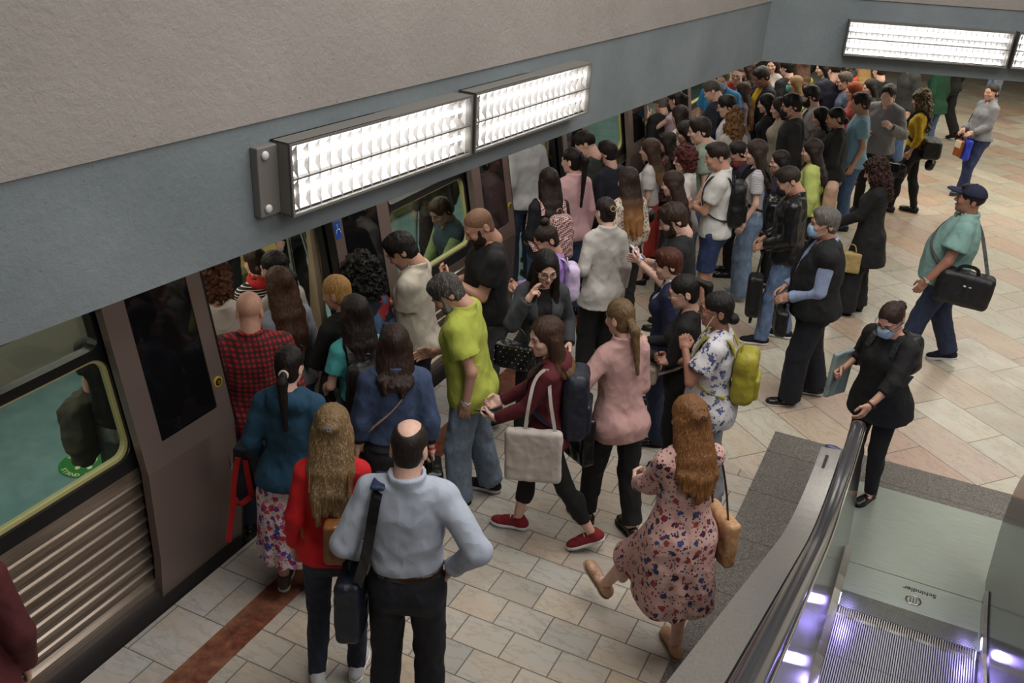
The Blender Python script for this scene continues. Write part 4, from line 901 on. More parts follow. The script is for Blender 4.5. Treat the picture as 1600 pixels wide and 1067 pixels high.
# green round floor stickers
m_green = plain('sticker_green', hexc('#1f7a3a'), .5); m_cream = plain('sticker_cream', hexc('#d8d8a8'), .6)
def letter(ch, mat, size, M, parent, name='letter'):
    cu = bpy.data.curves.new(name, 'FONT'); mat_ = mat; cu.body = ch; cu.size = size; cu.align_x = 'CENTER'; cu.align_y = 'CENTER'; cu.extrude = .0006; cu.offset = size*.02
    t_ = bpy.data.objects.new('t', cu); COL.objects.link(t_); bpy.context.view_layer.update(); me = bpy.data.meshes.new_from_object(t_.evaluated_get(bpy.context.evaluated_depsgraph_get())); bpy.data.objects.remove(t_)
    me.name = name; me.materials.clear(); me.materials.append(mat); o = bpy.data.objects.new(name, me); COL.objects.link(o); o.parent = parent; o.matrix_local = M; return o
def sticker(x, y, rot, label):
    t = empty('floor_sticker', (x, y, .0), rot, label=label, cat='floor sticker', group='green stand here stickers on the carriage floor')
    b = MB(); n = 40; R = .19; b.prism([(R*math.cos(2*PI*i/n), R*math.sin(2*PI*i/n)) for i in range(n)], 2, .0, .003); b.build('disc', m_green, t)
    for sx in (-1, 1):
        pts = [(sx*.042+sx*dx, y_) for dx, y_ in ((-.022, -.02), (-.030, .03), (-.028, .075), (-.008, .095), (.016, .085), (.028, .05), (.022, .01), (.012, -.02))]; b = MB(); b.prism(pts, 2, .003, .0042); b.prism([(sx*.042+.018*math.cos(a), -.055+.026*math.sin(a)) for a in np.linspace(0, 2*PI, 14)[:-1]], 2, .003, .0042); b.build('footprint', m_cream, t)
    for txt, a0, sgn in (('STAȚI AICI', PI/2, -1), ('STAND HERE', -PI/2, 1)):
        for i, ch in enumerate(txt):
            if ch == ' ': continue
            a = a0+sgn*(i-(len(txt)-1)/2)*.235; letter(ch, m_cream, .05, Matrix.Translation((.155*math.cos(a), .155*math.sin(a), .0035)) @ Matrix.Rotation(a-PI/2 if sgn < 0 else a+PI/2, 4, 'Z'), t)
sticker(-5.27, 4.02, .55, 'green round sticker seen through the nearest carriage window')
sticker(-5.25, 6.74, 2.4, 'green round sticker inside the open doorway, beyond the grab poles')

# ================================================================ escalator
esc = empty('escalator', (.42, 5.6, 0), label='escalator with a metal comb plate, dark handrails and bluish step lights', cat='escalator')
def eb(b, name, mats, bevel=0, parent=None):
    for i, p in enumerate(b.v): b.v[i] = (p[0]-.42, p[1]-5.6, p[2])
    return b.build(name, mats, parent or esc, bevel)
def rise(y): d = 4.6-y; return 0 if d < -.8 else (.49*(d+.8)**2/3.2 if d < .8 else .49*d)
def brushed(name, col, rough, metal=1., sc=(1, .04, 1)):
    m, nt, b = new_mat(name); n1 = noise(nt, coords(nt, sc), 140, 3); c = hexc(col)
    nt.links.new(ramp(nt, n1, [(.3, tuple(x*.8 for x in c)), (.7, c)]), b.inputs['Base Color']); b.inputs['Metallic'].default_value = metal; b.inputs['Roughness'].default_value = rough; return m
m_steel = brushed('brushed_steel', '#a9a6a3', .24); m_deck = brushed('deck_steel', '#d4d1cd', .32, .88); m_plate = brushed('plate_steel', '#a9b2a6', .36, .55, (.05, 1, 1)); m_mirror = plain('polished_panel', hexc('#6c706c'), .12, .9)
m_rail = plain('handrail_rubber', (.045, .045, .05), .16); m_step = brushed('step_metal', '#c2c2c6', .4, .5); m_grv = plain('groove_dark', (.015, .015, .016), .6)
b = MB(); b.box((-.07, 5.70, -.01), (1.13, 6.74, .008)); lp = eb(b, 'landing_plate', m_plate)
b = MB(); b.box((-.07, 5.20, -.01), (1.13, 5.69, .008)); cp = eb(b, 'comb_plate', m_plate)
b = MB()
for i in range(16): b.box((.0, 5.20+i*.011, .008), (.82, 5.205+i*.011, .0105))
eb(b, 'comb_ribs', m_steel)
b = MB()
for i in range(57): x = .012+i*.0143; b.prism([(5.20, .008), (5.20, -.004), (5.125, -.008)], 0, x, x+.006)
eb(b, 'comb', m_steel)
# maker's mark on the comb plate
t = letter('Schindler', m_grv, .055, Matrix.Translation((.46-.42, 5.60-5.6, .009)) @ Matrix.Rotation(PI, 4, 'Z'), cp, 'maker_lettering')
b = MB(); b.tube([(.43+.045*math.cos(a), 5.49+.045*math.sin(a), .010) for a in np.linspace(0, 2*PI, 25)], .006, 6, cap=False); b.tube([(.43-.0+dx, 5.465, .010) for dx in (0, .0001)], .004)
for dx in (-.018, 0, .018): b.box((.43+dx-.004, 5.465, .008), (.43+dx+.004, 5.515, .012))
eb(b, 'maker_emblem', m_steel)
def stepz(k):
    seq = [0, 0, .05, .17]; return seq[k] if k < 4 else .17+(k-3)*.196
for k in range(12):
    ya = 5.16-.4*k; yb = ya-.4; z = stepz(k)-.02; zn = stepz(k+1)-.02
    b = MB(); b.box((.0, yb, z-.03), (.83, ya, z), 1)
    nr = 62 if k < 4 else 40
    for i in range(nr): x = .004+i*(.822/nr); b.box((x, yb, z), (x+.0062, ya-.004, z+.010), 0)
    st = eb(b, 'step_tread', [m_step, m_grv])
    if zn > z+.01:
        b = MB(); b.box((.0, yb-.012, z-.02), (.83, yb, zn), 1)
        for i in range(nr): x = .004+i*(.822/nr); b.box((x, yb, z), (x+.0062, yb+.006, zn), 0)
        eb(b, 'step_riser', [m_step, m_grv])
ys = [6.2-.0]; YS = list(np.linspace(5.78, -2.2, 60))
def side(sx, x_in, x_out, sgn):
    """one balustrade: sgn -1 left of the steps, +1 right"""
    def nose(rz_, y_c=5.62, R=.46, zc=.50):
        return [(y_c+R*math.cos(a), zc+R*math.sin(a)) for a in np.linspace(-1.1, PI/2, 16)]
    nz = nose(0)
    top = [(y, rise(y)+.96) for y in np.linspace(5.5, -2.2, 50)]; bot = [(y, rise(y)+.0) for y in np.linspace(-2.2, 5.78, 50)]
    # inner panel, leaning outwards towards the rail
    xi = lambda z, zb: x_in+(-.035-.085*np.clip((z-zb)/.95, 0, 1) if sgn < 0 else .015+.03*np.clip((z-zb)/.95, 0, 1))
    poly = [(y, z) for y, z in nz]+top
    b = MB(); N = 60; va = []; vb = []
    P2 = nz[::-1]; ysn = list(np.linspace(-2.2, 5.70, 50))
    up = [(y, rise(y)+.96) for y in ysn]+[(5.70+.46*math.sin(a), .50+.46*math.cos(a)) for a in np.linspace(.15, 2.6, 14)]
    lo = [(y, rise(y)+.02) for y in ysn]+[(5.70+.42*min(1, i/9)*.5, .02) for i in range(1, 15)]
    n = len(up); vs = []
    for th in (0, sgn*.012):
        for (y, z), (y2, z2) in zip(up, lo): vs += [(xi(z, rise(y))+th, y, z), (xi(z2, rise(y2))+th, y2, z2)]
    fs = []
    for i in range(n-1): a = 2*i; fs += [(a, a+2, a+3, a+1), (2*n+a, 2*n+a+1, 2*n+a+3, 2*n+a+2)]
    b.add(vs, fs); eb(b, 'balustrade_panel', m_mirror if sgn < 0 else plain('dark_panel', hexc('#55564f'), .14, .85))
    # skirt beside the steps and inner ledge
    b = MB()
    for i in range(49):
        y, y2 = ysn[i], ysn[i+1]; z, z2 = rise(y), rise(y2); xs_ = (x_in, x_in+sgn*.006)
        b.add([(xx, yy, zz) for xx in xs_ for yy, zz in ((y, z-.12), (y2, z2-.12), (y2, z2+.10), (y, z+.10))], [(0, 1, 2, 3), (7, 6, 5, 4), (3, 2, 6, 7)])
        b.add([(x_in, y, z+.10), (x_in, y2, z2+.10), (x_in+sgn*.06, y2, z2+.13), (x_in+sgn*.06, y, z+.13)], [(0, 1, 2, 3)])
    eb(b, 'skirt_panel', m_steel)
    # handrail with a rounded section, running round the nose
    path = [(y, rise(y)+.98) for y in np.linspace(-2.2, 5.45, 60)]+[(5.70+.50*math.sin(a), .48+.50*math.cos(a)) for a in np.linspace(.05, 2.5, 18)]
    xc = x_in+sgn*.155; prof = [(-.040, -.012), (-.042, .004), (-.034, .018), (-.015, .025), (.015, .025), (.034, .018), (.042, .004), (.040, -.012)]
    vs = []; m = len(prof)
    for i, (y, z) in enumerate(path):
        (ya, za), (yb, zb) = path[max(0, i-1)], path[min(len(path)-1, i+1)]; L = math.hypot(yb-ya, zb-za); ny, nz_ = -(zb-za)/L, (yb-ya)/L
        if i > 60: pass
        vs += [(xc+u, y+ny*w, z+nz_*w) for u, w in prof]
    fs = [(i*m+k, i*m+(k+1) % m, (i+1)*m+(k+1) % m, (i+1)*m+k) for i in range(len(path)-1) for k in range(m)]
    b = MB(); b.add(vs, fs, 0, True); b.add(vs[:m], [tuple(range(m))]); b.add(vs[-m:], [tuple(range(m))]); eb(b, 'handrail', m_rail)
    b = MB(); e = x_in+sgn*.108
    b.tube([(e, y, z-.012) for y, z in path[:66]], .007, 6); eb(b, 'rail_guide', m_chrome)
    # outer deck and cladding
    b = MB()
    for i in range(59):
        (y, z), (y2, z2) = path[i], path[i+1]; o0, o1 = x_in+sgn*.205, x_in+sgn*.325
        q = [(o0, y, z-.005), (o0, y2, z2-.005), (o1, y2, z2-.02), (o1, y, z-.02), (o0, y, z-.12), (o0, y2, z2-.12)]
        b.add(q, [(0, 1, 2, 3), (0, 4, 5, 1)]); zb, zb2 = (max(0, z-1.0), max(0, z2-1.0)) if True else 0
        b.add([(o1, y, z-.02), (o1, y2, z2-.02), (o1, y2, max(-.01, z2-1.35) if y2 < 4.3 else 0), (o1, y, max(-.01, z-1.35) if y < 4.3 else 0)], [(0, 1, 2, 3)])
    (y, z) = path[59]; b.add([(x_in+sgn*.205, y, z-.005), (x_in+sgn*.325, y, z-.02), (x_in+sgn*.325, y+.1, 0), (x_in+sgn*.205, y+.1, 0)], [(0, 1, 2, 3)])
    dk = eb(b, 'outer_deck', m_deck)
    if sgn < 0:
        b = MB(); b.box((x_in+sgn*.283, 5.18, .965), (x_in+sgn*.265, 5.34, .976)); eb(b, 'deck_slot', m_grv)
        b = MB(); b.ball((x_in+sgn*.262, 5.47, .965), (.05, .022, .012)); eb(b, 'deck_cap', plain('cap_blue', hexc('#3a3a66'), .3))
    # blue white step light at the comb
    b = MB(); b.box((x_in-.002, 5.16, .055), (x_in+.002, 5.24, .085)); eb(b, 'step_light', plain('step_light', (1, 1, 1), .5, emit=(.55, .6, 1), est=22))
side(0, .0, 0, -1); side(0, .83, 0, 1)
def spot(x, y, z, e, col=(.36, .28, 1)):
    l = bpy.data.lights.new('step_lamp', 'POINT'); l.energy = e; l.color = col; l.shadow_soft_size = .03; o = bpy.data.objects.new('step_lamp', l); o.location = (x, y, z); COL.objects.link(o)
spot(.06, 5.11, .10, 1.7); spot(.77, 5.11, .10, 1.7); spot(.07, 4.3, .30, 1.4); spot(.76, 4.3, .30, 1.4)
# ================================================================ things people carry
def carried(P, name, c, label, cat, group=None, fr=None):
    fr = fr or P['T']; root = P['root']; o = bpy.data.objects.new(name, None); COL.objects.link(o); o.empty_display_size = .1
    w = Matrix.Translation(Vector((P['xy'][0], P['xy'][1], P['s'].get('z0', 0)))) @ Matrix.Rotation(P['az'], 4, 'Z') @ Matrix.Scale(P['sc'], 4)
    o.matrix_world = w @ Matrix.Translation(fr.out(c)); prop(o, label, cat, group); o['_c'] = list(map(float, fr.out(c))); return o
def cpart(P, root, name, np_, mat, smooth=True):
    v, f = np_; return link(name, mesh_np(name, v-np.array(root['_c']), f, smooth), mat, root)
def strap(P, root, name, pts, w, mat, fr=None, width=(1, 0, 0), round_=False):
    fr = fr or P['T']; c = np.array(root['_c']); q = [fr.out(p)-c for p in pts]
    # smooth the path
    pt = [np.array(x) for x in q]
    for _ in range(2):
        n = [pt[0]]
        for a, b_ in zip(pt[:-1], pt[1:]): n += [a*.75+b_*.25, a*.25+b_*.75]
        n.append(pt[-1]); pt = n
    b = MB()
    if round_: b.tube(pt, w, 6)
    else: b.tube(pt, 0, flat=(w, .003, tuple(fr.R @ V(*width))))
    return b.build(name, mat, root)
def over(s, x=.095, zb=1.05, e=0.):
    return [(s*x, -.15-e, 1.36), (s*x, -.11-e, 1.455), (s*x, -.03, 1.497+e*.5), (s*(x+.005), .06, 1.472), (s*(x+.02), .135+e, 1.36), (s*(x+.05), .13+e, 1.2), (s*(x+.085), .03, 1.1), (s*(x+.05), -.12-e, zb)]
def backpack(P, c, label, size=(.145, .085, .21), z=1.22, k='nylon', c2=None, y=0., strapc=None, pocket=True, side=None, x=0., group=None, cat='backpack'):
    yb = -.13-size[1]-y; r = carried(P, 'backpack', (x, yb, z), label, cat, group); m = cloth(c, k, c2); T = P['T']; v = max(.009, P['vc']*.9)
    cpart(P, r, 'main_bag', solid([(box((x, yb, z), size, .06, T, .12), 0), (box((x, yb+.02, z-.02), (size[0]*.95, size[1]*.8, size[2]*.9), .05, T), .03)], v, wr=.008, wrs=10), m)
    if pocket: cpart(P, r, 'front_pocket', solid([(box((x, yb-size[1]+.005, z-size[2]*.35), (size[0]*.75, .03, size[2]*.45), .025, T), 0)], v, wr=.004), m)
    sm = cloth(strapc or c, 'nylon' if not c2 else k, c2)
    for s in ((-1, 1) if side is None else (side,)): strap(P, r, 'shoulder_strap', over(s, .09+abs(x)*.3, z-size[2]*.7), .026, sm)
    strap(P, r, 'top_loop', [(x-.03, yb+.05, z+size[2]-.01), (x-.02, yb+.05, z+size[2]+.05), (x+.02, yb+.05, z+size[2]+.05), (x+.03, yb+.05, z+size[2]-.01)], .006, sm, round_=True)
    return r
def bag(P, name, c, h, col, label, cat, k='nylon', straps=(), w=.012, scol=None, taper=0., rot=0., tilt=0., fr=None, wr=.006, round_=.025, c2=None, extra=None, rnd=False, group=None):
    fr = fr or P['T']; r = carried(P, name, c, label, cat, group, fr); m = cloth(col, k, c2); F = fr*Fr(rz(math.radians(rot)) @ rx(math.radians(tilt)), c)
    cpart(P, r, 'bag_body', solid([(box((0, 0, 0), h, round_, F, taper), 0)], max(.007, P['vc']*.75), wr=wr, wrs=12), m)
    sm = cloth(scol, 'leather') if scol else m
    for s in straps: strap(P, r, 'strap', s, w, sm, fr, round_=rnd, width=(0, 1, 0) if w < .02 else (1, 0, 0))
    if extra: extra(P, r, F, m)
    return r
def phone(P, side, label, col=(.015, .015, .02), glow=None, long=.074):
    H = P['arms'][side]['hand']; c = (0, .028, .092); r = carried(P, 'smartphone', c, label, 'smartphone', fr=H); M = Fr(H.R, (0, 0, 0))
    b = MB(); MM = M.mat(); b.box((-.036, -.0045, -long), (.036, .0045, long), M=MM); b.build('case', plain('phone_'+str(col), col, .3), r, bevel=.003)
    b = MB(); b.box((-.032, .0045, -long+.006), (.032, .0055, long-.006), M=MM); b.build('screen', plain('screen_glow_%s' % (glow,), (.02, .02, .02), .15, emit=glow, est=.9) if glow else plain('screen_off', (.01, .01, .012), .08), r)
    return r
BK, DB, BR, LB, BL, GR, RD = '#15100e', '#241812', '#3d281c', '#6a4a30', '#a07f50', '#5f5a54', '#54231a'
JE = dict(c='#41597c', k='denim', fit='straight'); LJ = dict(c='#7890ae', k='denim', fit='straight'); DJ = dict(c='#1f2c48', k='denim', fit='straight'); BT = dict(c='#121214', fit='slim'); BW = dict(c='#141416', fit='loose')
SN = ('#1a1a1d', '#d0d0cc', 'sneaker'); BL_SH = ('#0e0e0f', '#0e0e0f', 'flat'); WS = ('#c9c7c2', '#dddddb', 'sneaker')
PP = {}
def per(key, px, py, g, h, az, label, **k):
    d = dict(px=px, py=py, g=g, h=h, az=az, label=label); d.update(k)
    if ONLY and key not in ONLY: return None
    PP[key] = build_person(d); return PP[key]
def top(c, **k): d = dict(c=c); d.update(k); return d

# ---------------------------------------------------------------- front row
p = per('blue', 641, 657, 'm', 1.80, 22, 'balding man in a pale blue dress shirt seen from behind, one hand on his hip', hair='ring', hc='#241c18', skin='fair', lean=3, hd=(0, 8), wt=1.02,
    top=top('#a9b1c0', collar=1, cuff=1, hem=.985, e=.018, tuck=1, wr=.014, wrs=8), bot=dict(c='#10131d', belt='#2b1a12'), ar=((.225, -.01, 1.02), 'relaxed', (1, -.7, .1)), al=((.25, .10, .98), 'grip', (.6, -1, .1)), shoe=BL_SH)
if p:
    bag(p, 'messenger_bag', (-.26, .02, .80), (.06, .18, .17), '#141b2b', 'navy laptop bag hanging at the hip of the man in the pale blue shirt', 'laptop bag', straps=[[(-.215, -.13, .96), (-.165, -.155, 1.15), (-.135, -.150, 1.36), (-.125, -.11, 1.45), (-.120, -.03, 1.483), (-.125, .06, 1.46), (-.15, .15, 1.34), (-.2, .17, 1.15), (-.245, .17, .96)]], w=.024, scol='#0c0d11', round_=.03,
        extra=lambda P, r, F, m: (cpart(P, r, 'shoulder_pad', solid([(box((-.122, -.04, 1.487), (.034, .075, .010), .008, P['T']), 0)], .007), cloth('#22304f', 'nylon')),
                                  cpart(P, r, 'front_pocket', solid([(box((-.055, 0, -.03), (.02, .14, .10), .02, F), 0)], .009, wr=.003), m),
                                  strap(P, r, 'carry_handle', [(-.26, -.06, .96), (-.27, -.05, 1.02), (-.27, .07, 1.02), (-.26, .08, .96)], .009, m, round_=True)))
p = per('red', 519, 633, 'f', 1.68, 28, 'woman with long blonde hair in a bright red jumper and dark jeans, seen from behind', wrist=((-1, '#c8c4c0'),), hair='halfup', hc='#6e573c', hc2='#b0976c', hl=1.20, tie='#5a6fa0', hd=(0, 14),
    top=top('#c4121a', hem=.90, e=.018, flare=.1), bot=dict(c='#1d2639', k='denim', fit='slim'), shoe=('#c7c8cc', '#e8e8e8', 'sneaker'), al=((.25, .03, .90), 'relaxed'), ar='k', ll=(-.02, -.05))
if p: bag(p, 'leather_backpack', (.06, -.215, 1.10), (.085, .05, .12), '#86552a', 'small tan leather backpack on the red jumper', 'backpack', k='leather', straps=[over(1, .10), over(-1, .10)], w=.010, scol='#7a4c26')
p = per('teal', 452, 540, 'f', 1.64, 22, 'woman in a teal blue hooded top and flowery midi skirt with a black ponytail', hair='pony', hc=BK, hl=1.30, tie='#c9b6a8', sunglasses=1, hd=(0, 10), wt=1.12,
    top=top('#153f58', hem=.86, e=.022, hood=1, flare=.15, wr=.012), skirt=dict(c='#d4c9cc', k='bigfloral', hem=.30, flare=.10, fold=.05), bot=None, shoe=('#5c5546', '#e2e0da', 'sneaker'), ar=((.22, .12, 1.0), 'relaxed'), al=((.25, .1, .97), 'grip'))
if p: bag(p, 'backpack', (-.30, .16, .78), (.12, .08, .20), '#1b2233', 'navy backpack with long red straps held low beside the flowery skirt', 'backpack', k='nylon', scol=None, straps=[[(-.24, .11, .97), (-.27, .14, 1.0), (-.30, .16, .97)]],
          extra=lambda P, r, F, m: [strap(P, r, 'red_strap', q, .018, cloth('#b0161e')) for q in ([(-.36, .02, .96), (-.39, .0, .80), (-.40, -.03, .62), (-.43, -.08, .38)], [(-.33, .06, .92), (-.31, .04, .80), (-.30, .05, .66)], [(-.30, .04, .66), (-.38, .0, .60), (-.44, .10, .62)])])
p = per('plaid', 388, 455, 'm', 1.7, 38, 'bald man in a red and black checked shirt stepping towards the train', hair='bald', skin='mid', wt=1.12, top=top('#a32a2c', k='plaid', c2='#22262e', collar=1, hem=.80, e=.024, flare=.06, sl='long', wr=.012), bot=dict(c='#1a2030', k='denim'), ar=((.235, .03, .93), 'relaxed'), al=((.235, .05, .93), 'relaxed'))
p = per('denim', 616, 508, 'f', 1.66, 34, 'woman in a blue denim jacket with shoulder length dark brown hair and black trousers', wrist=((1, '#b02028'),), hair='mid', hc='#2a1a14', hl=1.40, hd=(0, 8), wt=1.1, top=top('#30415f', k='denim', n='jacket', hem=1.0, e=.022, collar=1, wr=.012), inner=top('#15151a', hem=.95), bot=BW, shoe=BL_SH, ar=((.235, -.02, .90), 'grip'), al='d')
if p:
    bag(p, 'crossbody_bag', (-.20, .10, .95), (.04, .10, .07), '#b59a7a', 'beige strapped crossbody bag over the denim jacket', 'handbag', k='leather', straps=[[(-.21, .0, 1.0), (-.14, -.13, 1.14), (0, -.15, 1.28), (.09, -.12, 1.42), (.11, -.03, 1.487), (.10, .08, 1.43), (-.02, .15, 1.22), (-.18, .12, 1.02)]], w=.013, scol='#b59a7a')
    bag(p, 'handbag', (.245, -.01, .66), (.06, .12, .11), '#0d0d0f', 'black handbag with thin loops held by the woman in the denim jacket', 'handbag', k='leather', straps=[[(.24, -.10, .76), (.235, -.06, .86), (.235, .04, .86), (.24, .08, .76)]], w=.007, rnd=True)
p = per('lime', 680, 434, 'm', 1.76, 104, 'grey haired man in a lime green polo shirt looking down', wrist=((-1, '#b8b8ba'),), hair='short', hc='#3b3834', hc2='#8c8780', beard=1, beardc='#77726c', skin='mid', hd=(4, 34), lean=9, wt=1.06,
    top=top('#a8b048', k='plain', collar=1, sl='short', hem=.80, e=.026, loose=.98, sw=1.12, wr=.012), bot=dict(c='#707f90', k='denim', fit='loose'), shoe=SN, al=((.22, -.02, .90), 'relaxed'), ar=((.16, .28, 1.1), 'relaxed'), ll=(0, .05), lr=(0, -.12))
p = per('tee', 736, 331, 'm', 1.84, 132, 'bald bearded man in a black t-shirt looking down at his phone', wrist=((-1, '#101012'),), hair='buzz', hc='#7c5c4a', hc2='#8c6a56', beard=2, beardc='#2c1d15', skin='mid', hd=(0, 30), wt=1.18, top=top('#0d0d0f', sl='short', hem=.90, e=.018, loose=.95), bot=dict(c='#47474a', fit='loose'), ar='p', al='ph', shoe=('#15181d', '#c9d2d6', 'sneaker'))
if p: phone(p, 1, 'black phone held by the bearded man in the black t-shirt')
p = per('polo', 612, 367, 'm', 1.79, 106, 'man with short black hair in an off white open polo shirt bending his head', hair='short', hc=BK, skin='mid', hd=(-4, 34), lean=4, wt=1.05, top=top('#c4bcae', collar=1, neck='v', sl='short', hem=.86, e=.02, loose=.95), bot=dict(c='#1c2438', fit='straight'), ar='p', al=((.0, .25, 1.12), 'relaxed'))
p = per('curlyblack', 562, 404, 'f', 1.62, 62, 'person with a big cloud of black curls in a navy patterned top', hair='afro', hc='#0d0a09', skin='mid', top=top('#1b2740', k='camo', sl='long', hem=.9), bot=DJ)
p = per('longhair', 553, 462, 'f', 1.64, 52, 'woman with very long dark hair in a turquoise t-shirt wearing a black rucksack', hair='long', hc='#1e1412', hl=1.16, top=top('#49a5a4', sl='short', hem=.92), bot=DJ, hd=(10, 6), al=((.2, .2, 1.02), 'relaxed'))
if p: backpack(p, '#15161a', 'black rucksack on the back of the woman in the turquoise t-shirt', y=.02, size=(.155, .10, .22), z=1.16)
p = per('blondold', 521, 430, 'f', 1.66, 86, 'older woman with pinned blonde hair in a black cardigan over a red top', hair='lowbun', hc='#9c7440', hc2='#d0ad72', skin='mid', wt=1.12, top=top('#121214', n='cardigan', open=.05, hem=.82), inner=top('#a8141c', hem=.9), bot=BT, al=((.10, .30, 1.10), 'relaxed'), ar='k')
p = per('glasseswoman', 856, 396, 'f', 1.68, 214, 'woman with long black hair and round glasses touching her cheek, grey blazer', wrist=((1, '#18120e'),), hair='longfront', hc='#120d0c', hl=1.16, glasses=1, skin='fair', hd=(4, 14), top=top('#35373b', n='blazer', open=.055, hem=.84, e=.014), inner=top('#0b0b0c', neck='wide', hem=.9), bot=BT, ar=((.16, .20, 1.44), 'point', (.5, .0, -1)), al=((.22, .16, 1.04), 'grip'))
if p: bag(p, 'quilted_handbag', (.22, .20, .98), (.15, .06, .10), '#101012', 'quilted black handbag with shiny studs hanging from her arm', 'handbag', k='leather', straps=[[(.12, .2, 1.07), (.16, .16, 1.18), (.26, .12, 1.18), (.32, .2, 1.07)]], w=.008, rnd=True, rot=-25,
          extra=lambda P, r, F, m: [cpart(P, r, 'stud', (lambda mb: (np.array(mb.v), np.array([f for f in mb.f if len(f) == 4])))(MB().ball(F.out((-.12+.048*i+.024*(j % 2), .061, -.075+.038*j)), .0045, n=6)), plain('stud_metal', (.8, .8, .8), .15, 1.)) for i in range(6) for j in range(5)])
p = per('purple', 846, 354, 'f', 1.60, 122, 'young woman with a high bun in a lilac top looking down', hair='topbun', hc=DB, hd=(0, 24), skin='mid', top=top('#9a7ac0', sl='long', hem=.95), bot=JE, al='p', ar='p')
if p: backpack(p, '#c9b8d8', 'pale lilac rucksack on the young woman with the high bun', size=(.11, .06, .17), pocket=False)
p = per('maroon', 852, 498, 'f', 1.66, 108, 'walking woman in a maroon hooded sweatshirt and black leggings holding a phone', hair='mid', hc='#3a271c', hl=1.36, tip='#8a6840', skin='fair', hd=(30, 8), lean=2,
    top=top('#571520', hem=.86, hood=1, e=.016), bot=dict(c='#0c0c0e', fit='leg', len=.26), shoe=('#7d1a22', '#cfd0d4', 'sneaker'), ar='pl', al='pl', lr=(-.02, .20, 0, 0, 0), ll=(.02, -.36, .05, 22, 0))
if p:
    phone(p, -1, 'phone in the hands of the woman in maroon', glow=(.5, .6, .9))
    backpack(p, '#161c2b', 'big dark navy rucksack on the woman in maroon', size=(.15, .078, .24), z=1.16, y=-.012)
    bag(p, 'cloth_tote', (-.245, .06, .86), (.03, .19, .20), '#bdb4ac', 'off white cloth tote hanging from the shoulder of the woman in maroon', 'tote bag', k='plain', straps=[[(-.25, -.08, 1.05), (-.215, -.03, 1.3), (-.15, -.02, 1.485), (-.18, .07, 1.42), (-.235, .1, 1.25), (-.25, .12, 1.05)]], w=.011, scol=None, taper=-.3, round_=.028)
p = per('whiteblazer', 946, 308, 'f', 1.68, 44, 'woman in a pale grey linen blazer with her dark hair clipped up', hair='claw', hc='#1d1411', tie='#b08a4a', hd=(0, 14), top=top('#b3afa9', n='blazer', collar=1, hem=.78, e=.020, flare=.12, loose=.95, wr=.012), bot=BW, shoe=('#a8a294', '#c8c4b8', 'flat'), al=((.20, .14, 1.04), 'relaxed'), ar='d')
p = per('pinkblazer', 969, 467, 'f', 1.70, 54, 'woman in a powder pink blazer and black trousers with a low fair ponytail', wrist=((-1, '#1a1212'),), hair='pony', hc='#5f4a33', hc2='#94784f', hl=1.30, tie='#5f4a33', lean=6, hd=(2, 8), top=top('#b8918d', n='blazer', collar=1, hem=.80, e=.022, flare=.06, loose=.96, wr=.010), bot=dict(c='#0f0f11', fit='straight', len=.10), shoe=('#2e1f18', '#120d0b', 'loafer'), al=((.34, .20, 1.10), 'grip', (.9, -.8, -.4)), ar='k', ll=(0, .16), lr=(.0, -.14))
if p:
    phone(p, -1, 'small dark phone held out by the woman in the pink blazer', long=.06)
    bag(p, 'black_tote', (-.30, .06, .84), (.05, .17, .17), '#0b0b0d', 'black tote bag on the arm of the woman in the pink blazer', 'tote bag', k='leather', straps=[[(-.28, -.03, 1.0), (-.27, .02, 1.12), (-.28, .08, 1.13), (-.29, .15, 1.0)]], w=.010, taper=-.1)
p = per('dress', 1077, 619, 'f', 1.68, 44, 'strawberry blonde woman in a pink flowery dress swinging one foot forward', hair='halfup', hc='#6b4526', hc2='#a07444', hl=1.25, tie='#15100e', hd=(4, 16), skin='fair', wt=1.04,
    top=top('#c09a92', k='floral', n='dress', hem=.44, e=.022, flare=.08, fold=.05, nf=7, collar=0, wr=.012, thigh=.115, sl='long'), bot=None, shoe=('#b08a6c', '#8a7a62', 'loafer'), al='pl', ar='pl', ll=(-.10, .46, .13, -28, 10), lr=(-.03, -.02))
if p:
    phone(p, -1, 'dark phone in the hands of the woman in the flowery dress')
    bag(p, 'tan_tote', (.26, -.02, .86), (.04, .15, .15), '#b58c66', 'tan leather tote at the side of the woman in the flowery dress', 'tote bag', k='leather', straps=[[(.25, -.10, 1.0), (.21, -.08, 1.25), (.15, -.05, 1.48), (.17, .06, 1.43), (.22, .1, 1.2), (.25, .08, 1.0)]], w=.008, taper=-.1, scol='#1a1512')
p = per('leaf', 1124, 457, 'f', 1.68, 98, 'woman in a white t-shirt with blue leaf print and grey tracksuit bottoms', hair='lowbun', hc='#14100f', skin='tan', glasses=1, hd=(0, 2), wt=1.22,
    top=top('#c5c3c6', k='leaf', sl='short', hem=.80, e=.024, flare=.12, loose=1.0, sw=1.15), bot=dict(c='#85878c', fit='loose'), shoe=('#5c6f8e', '#d0d4d8', 'sneaker'), al=((.13, .17, 1.37), 'grip', (.45, .1, -1)), ar='p', ll=(0, .04), lr=(0, -.1))
if p:
    backpack(p, '#98902c', 'yellow green rucksack on the woman in the leaf print t-shirt', size=(.13, .075, .19), z=1.18, y=.03)
    b = MB(); r = carried(p, 'earphones', (0, 0, 0), 'white wired earphones of the woman in the leaf print t-shirt', 'earphones', fr=p['H']); M_ = p['H']; c0 = np.array(r['_c'])
    b.tube([M_.out(q)-c0 for q in ((-.088, .005, -.01), (-.085, .02, -.04), (-.07, .06, -.12), (-.05, .10, -.20))], .0022, 6); b.build('cable', plain('white_plastic', (.8, .8, .8), .4), r)
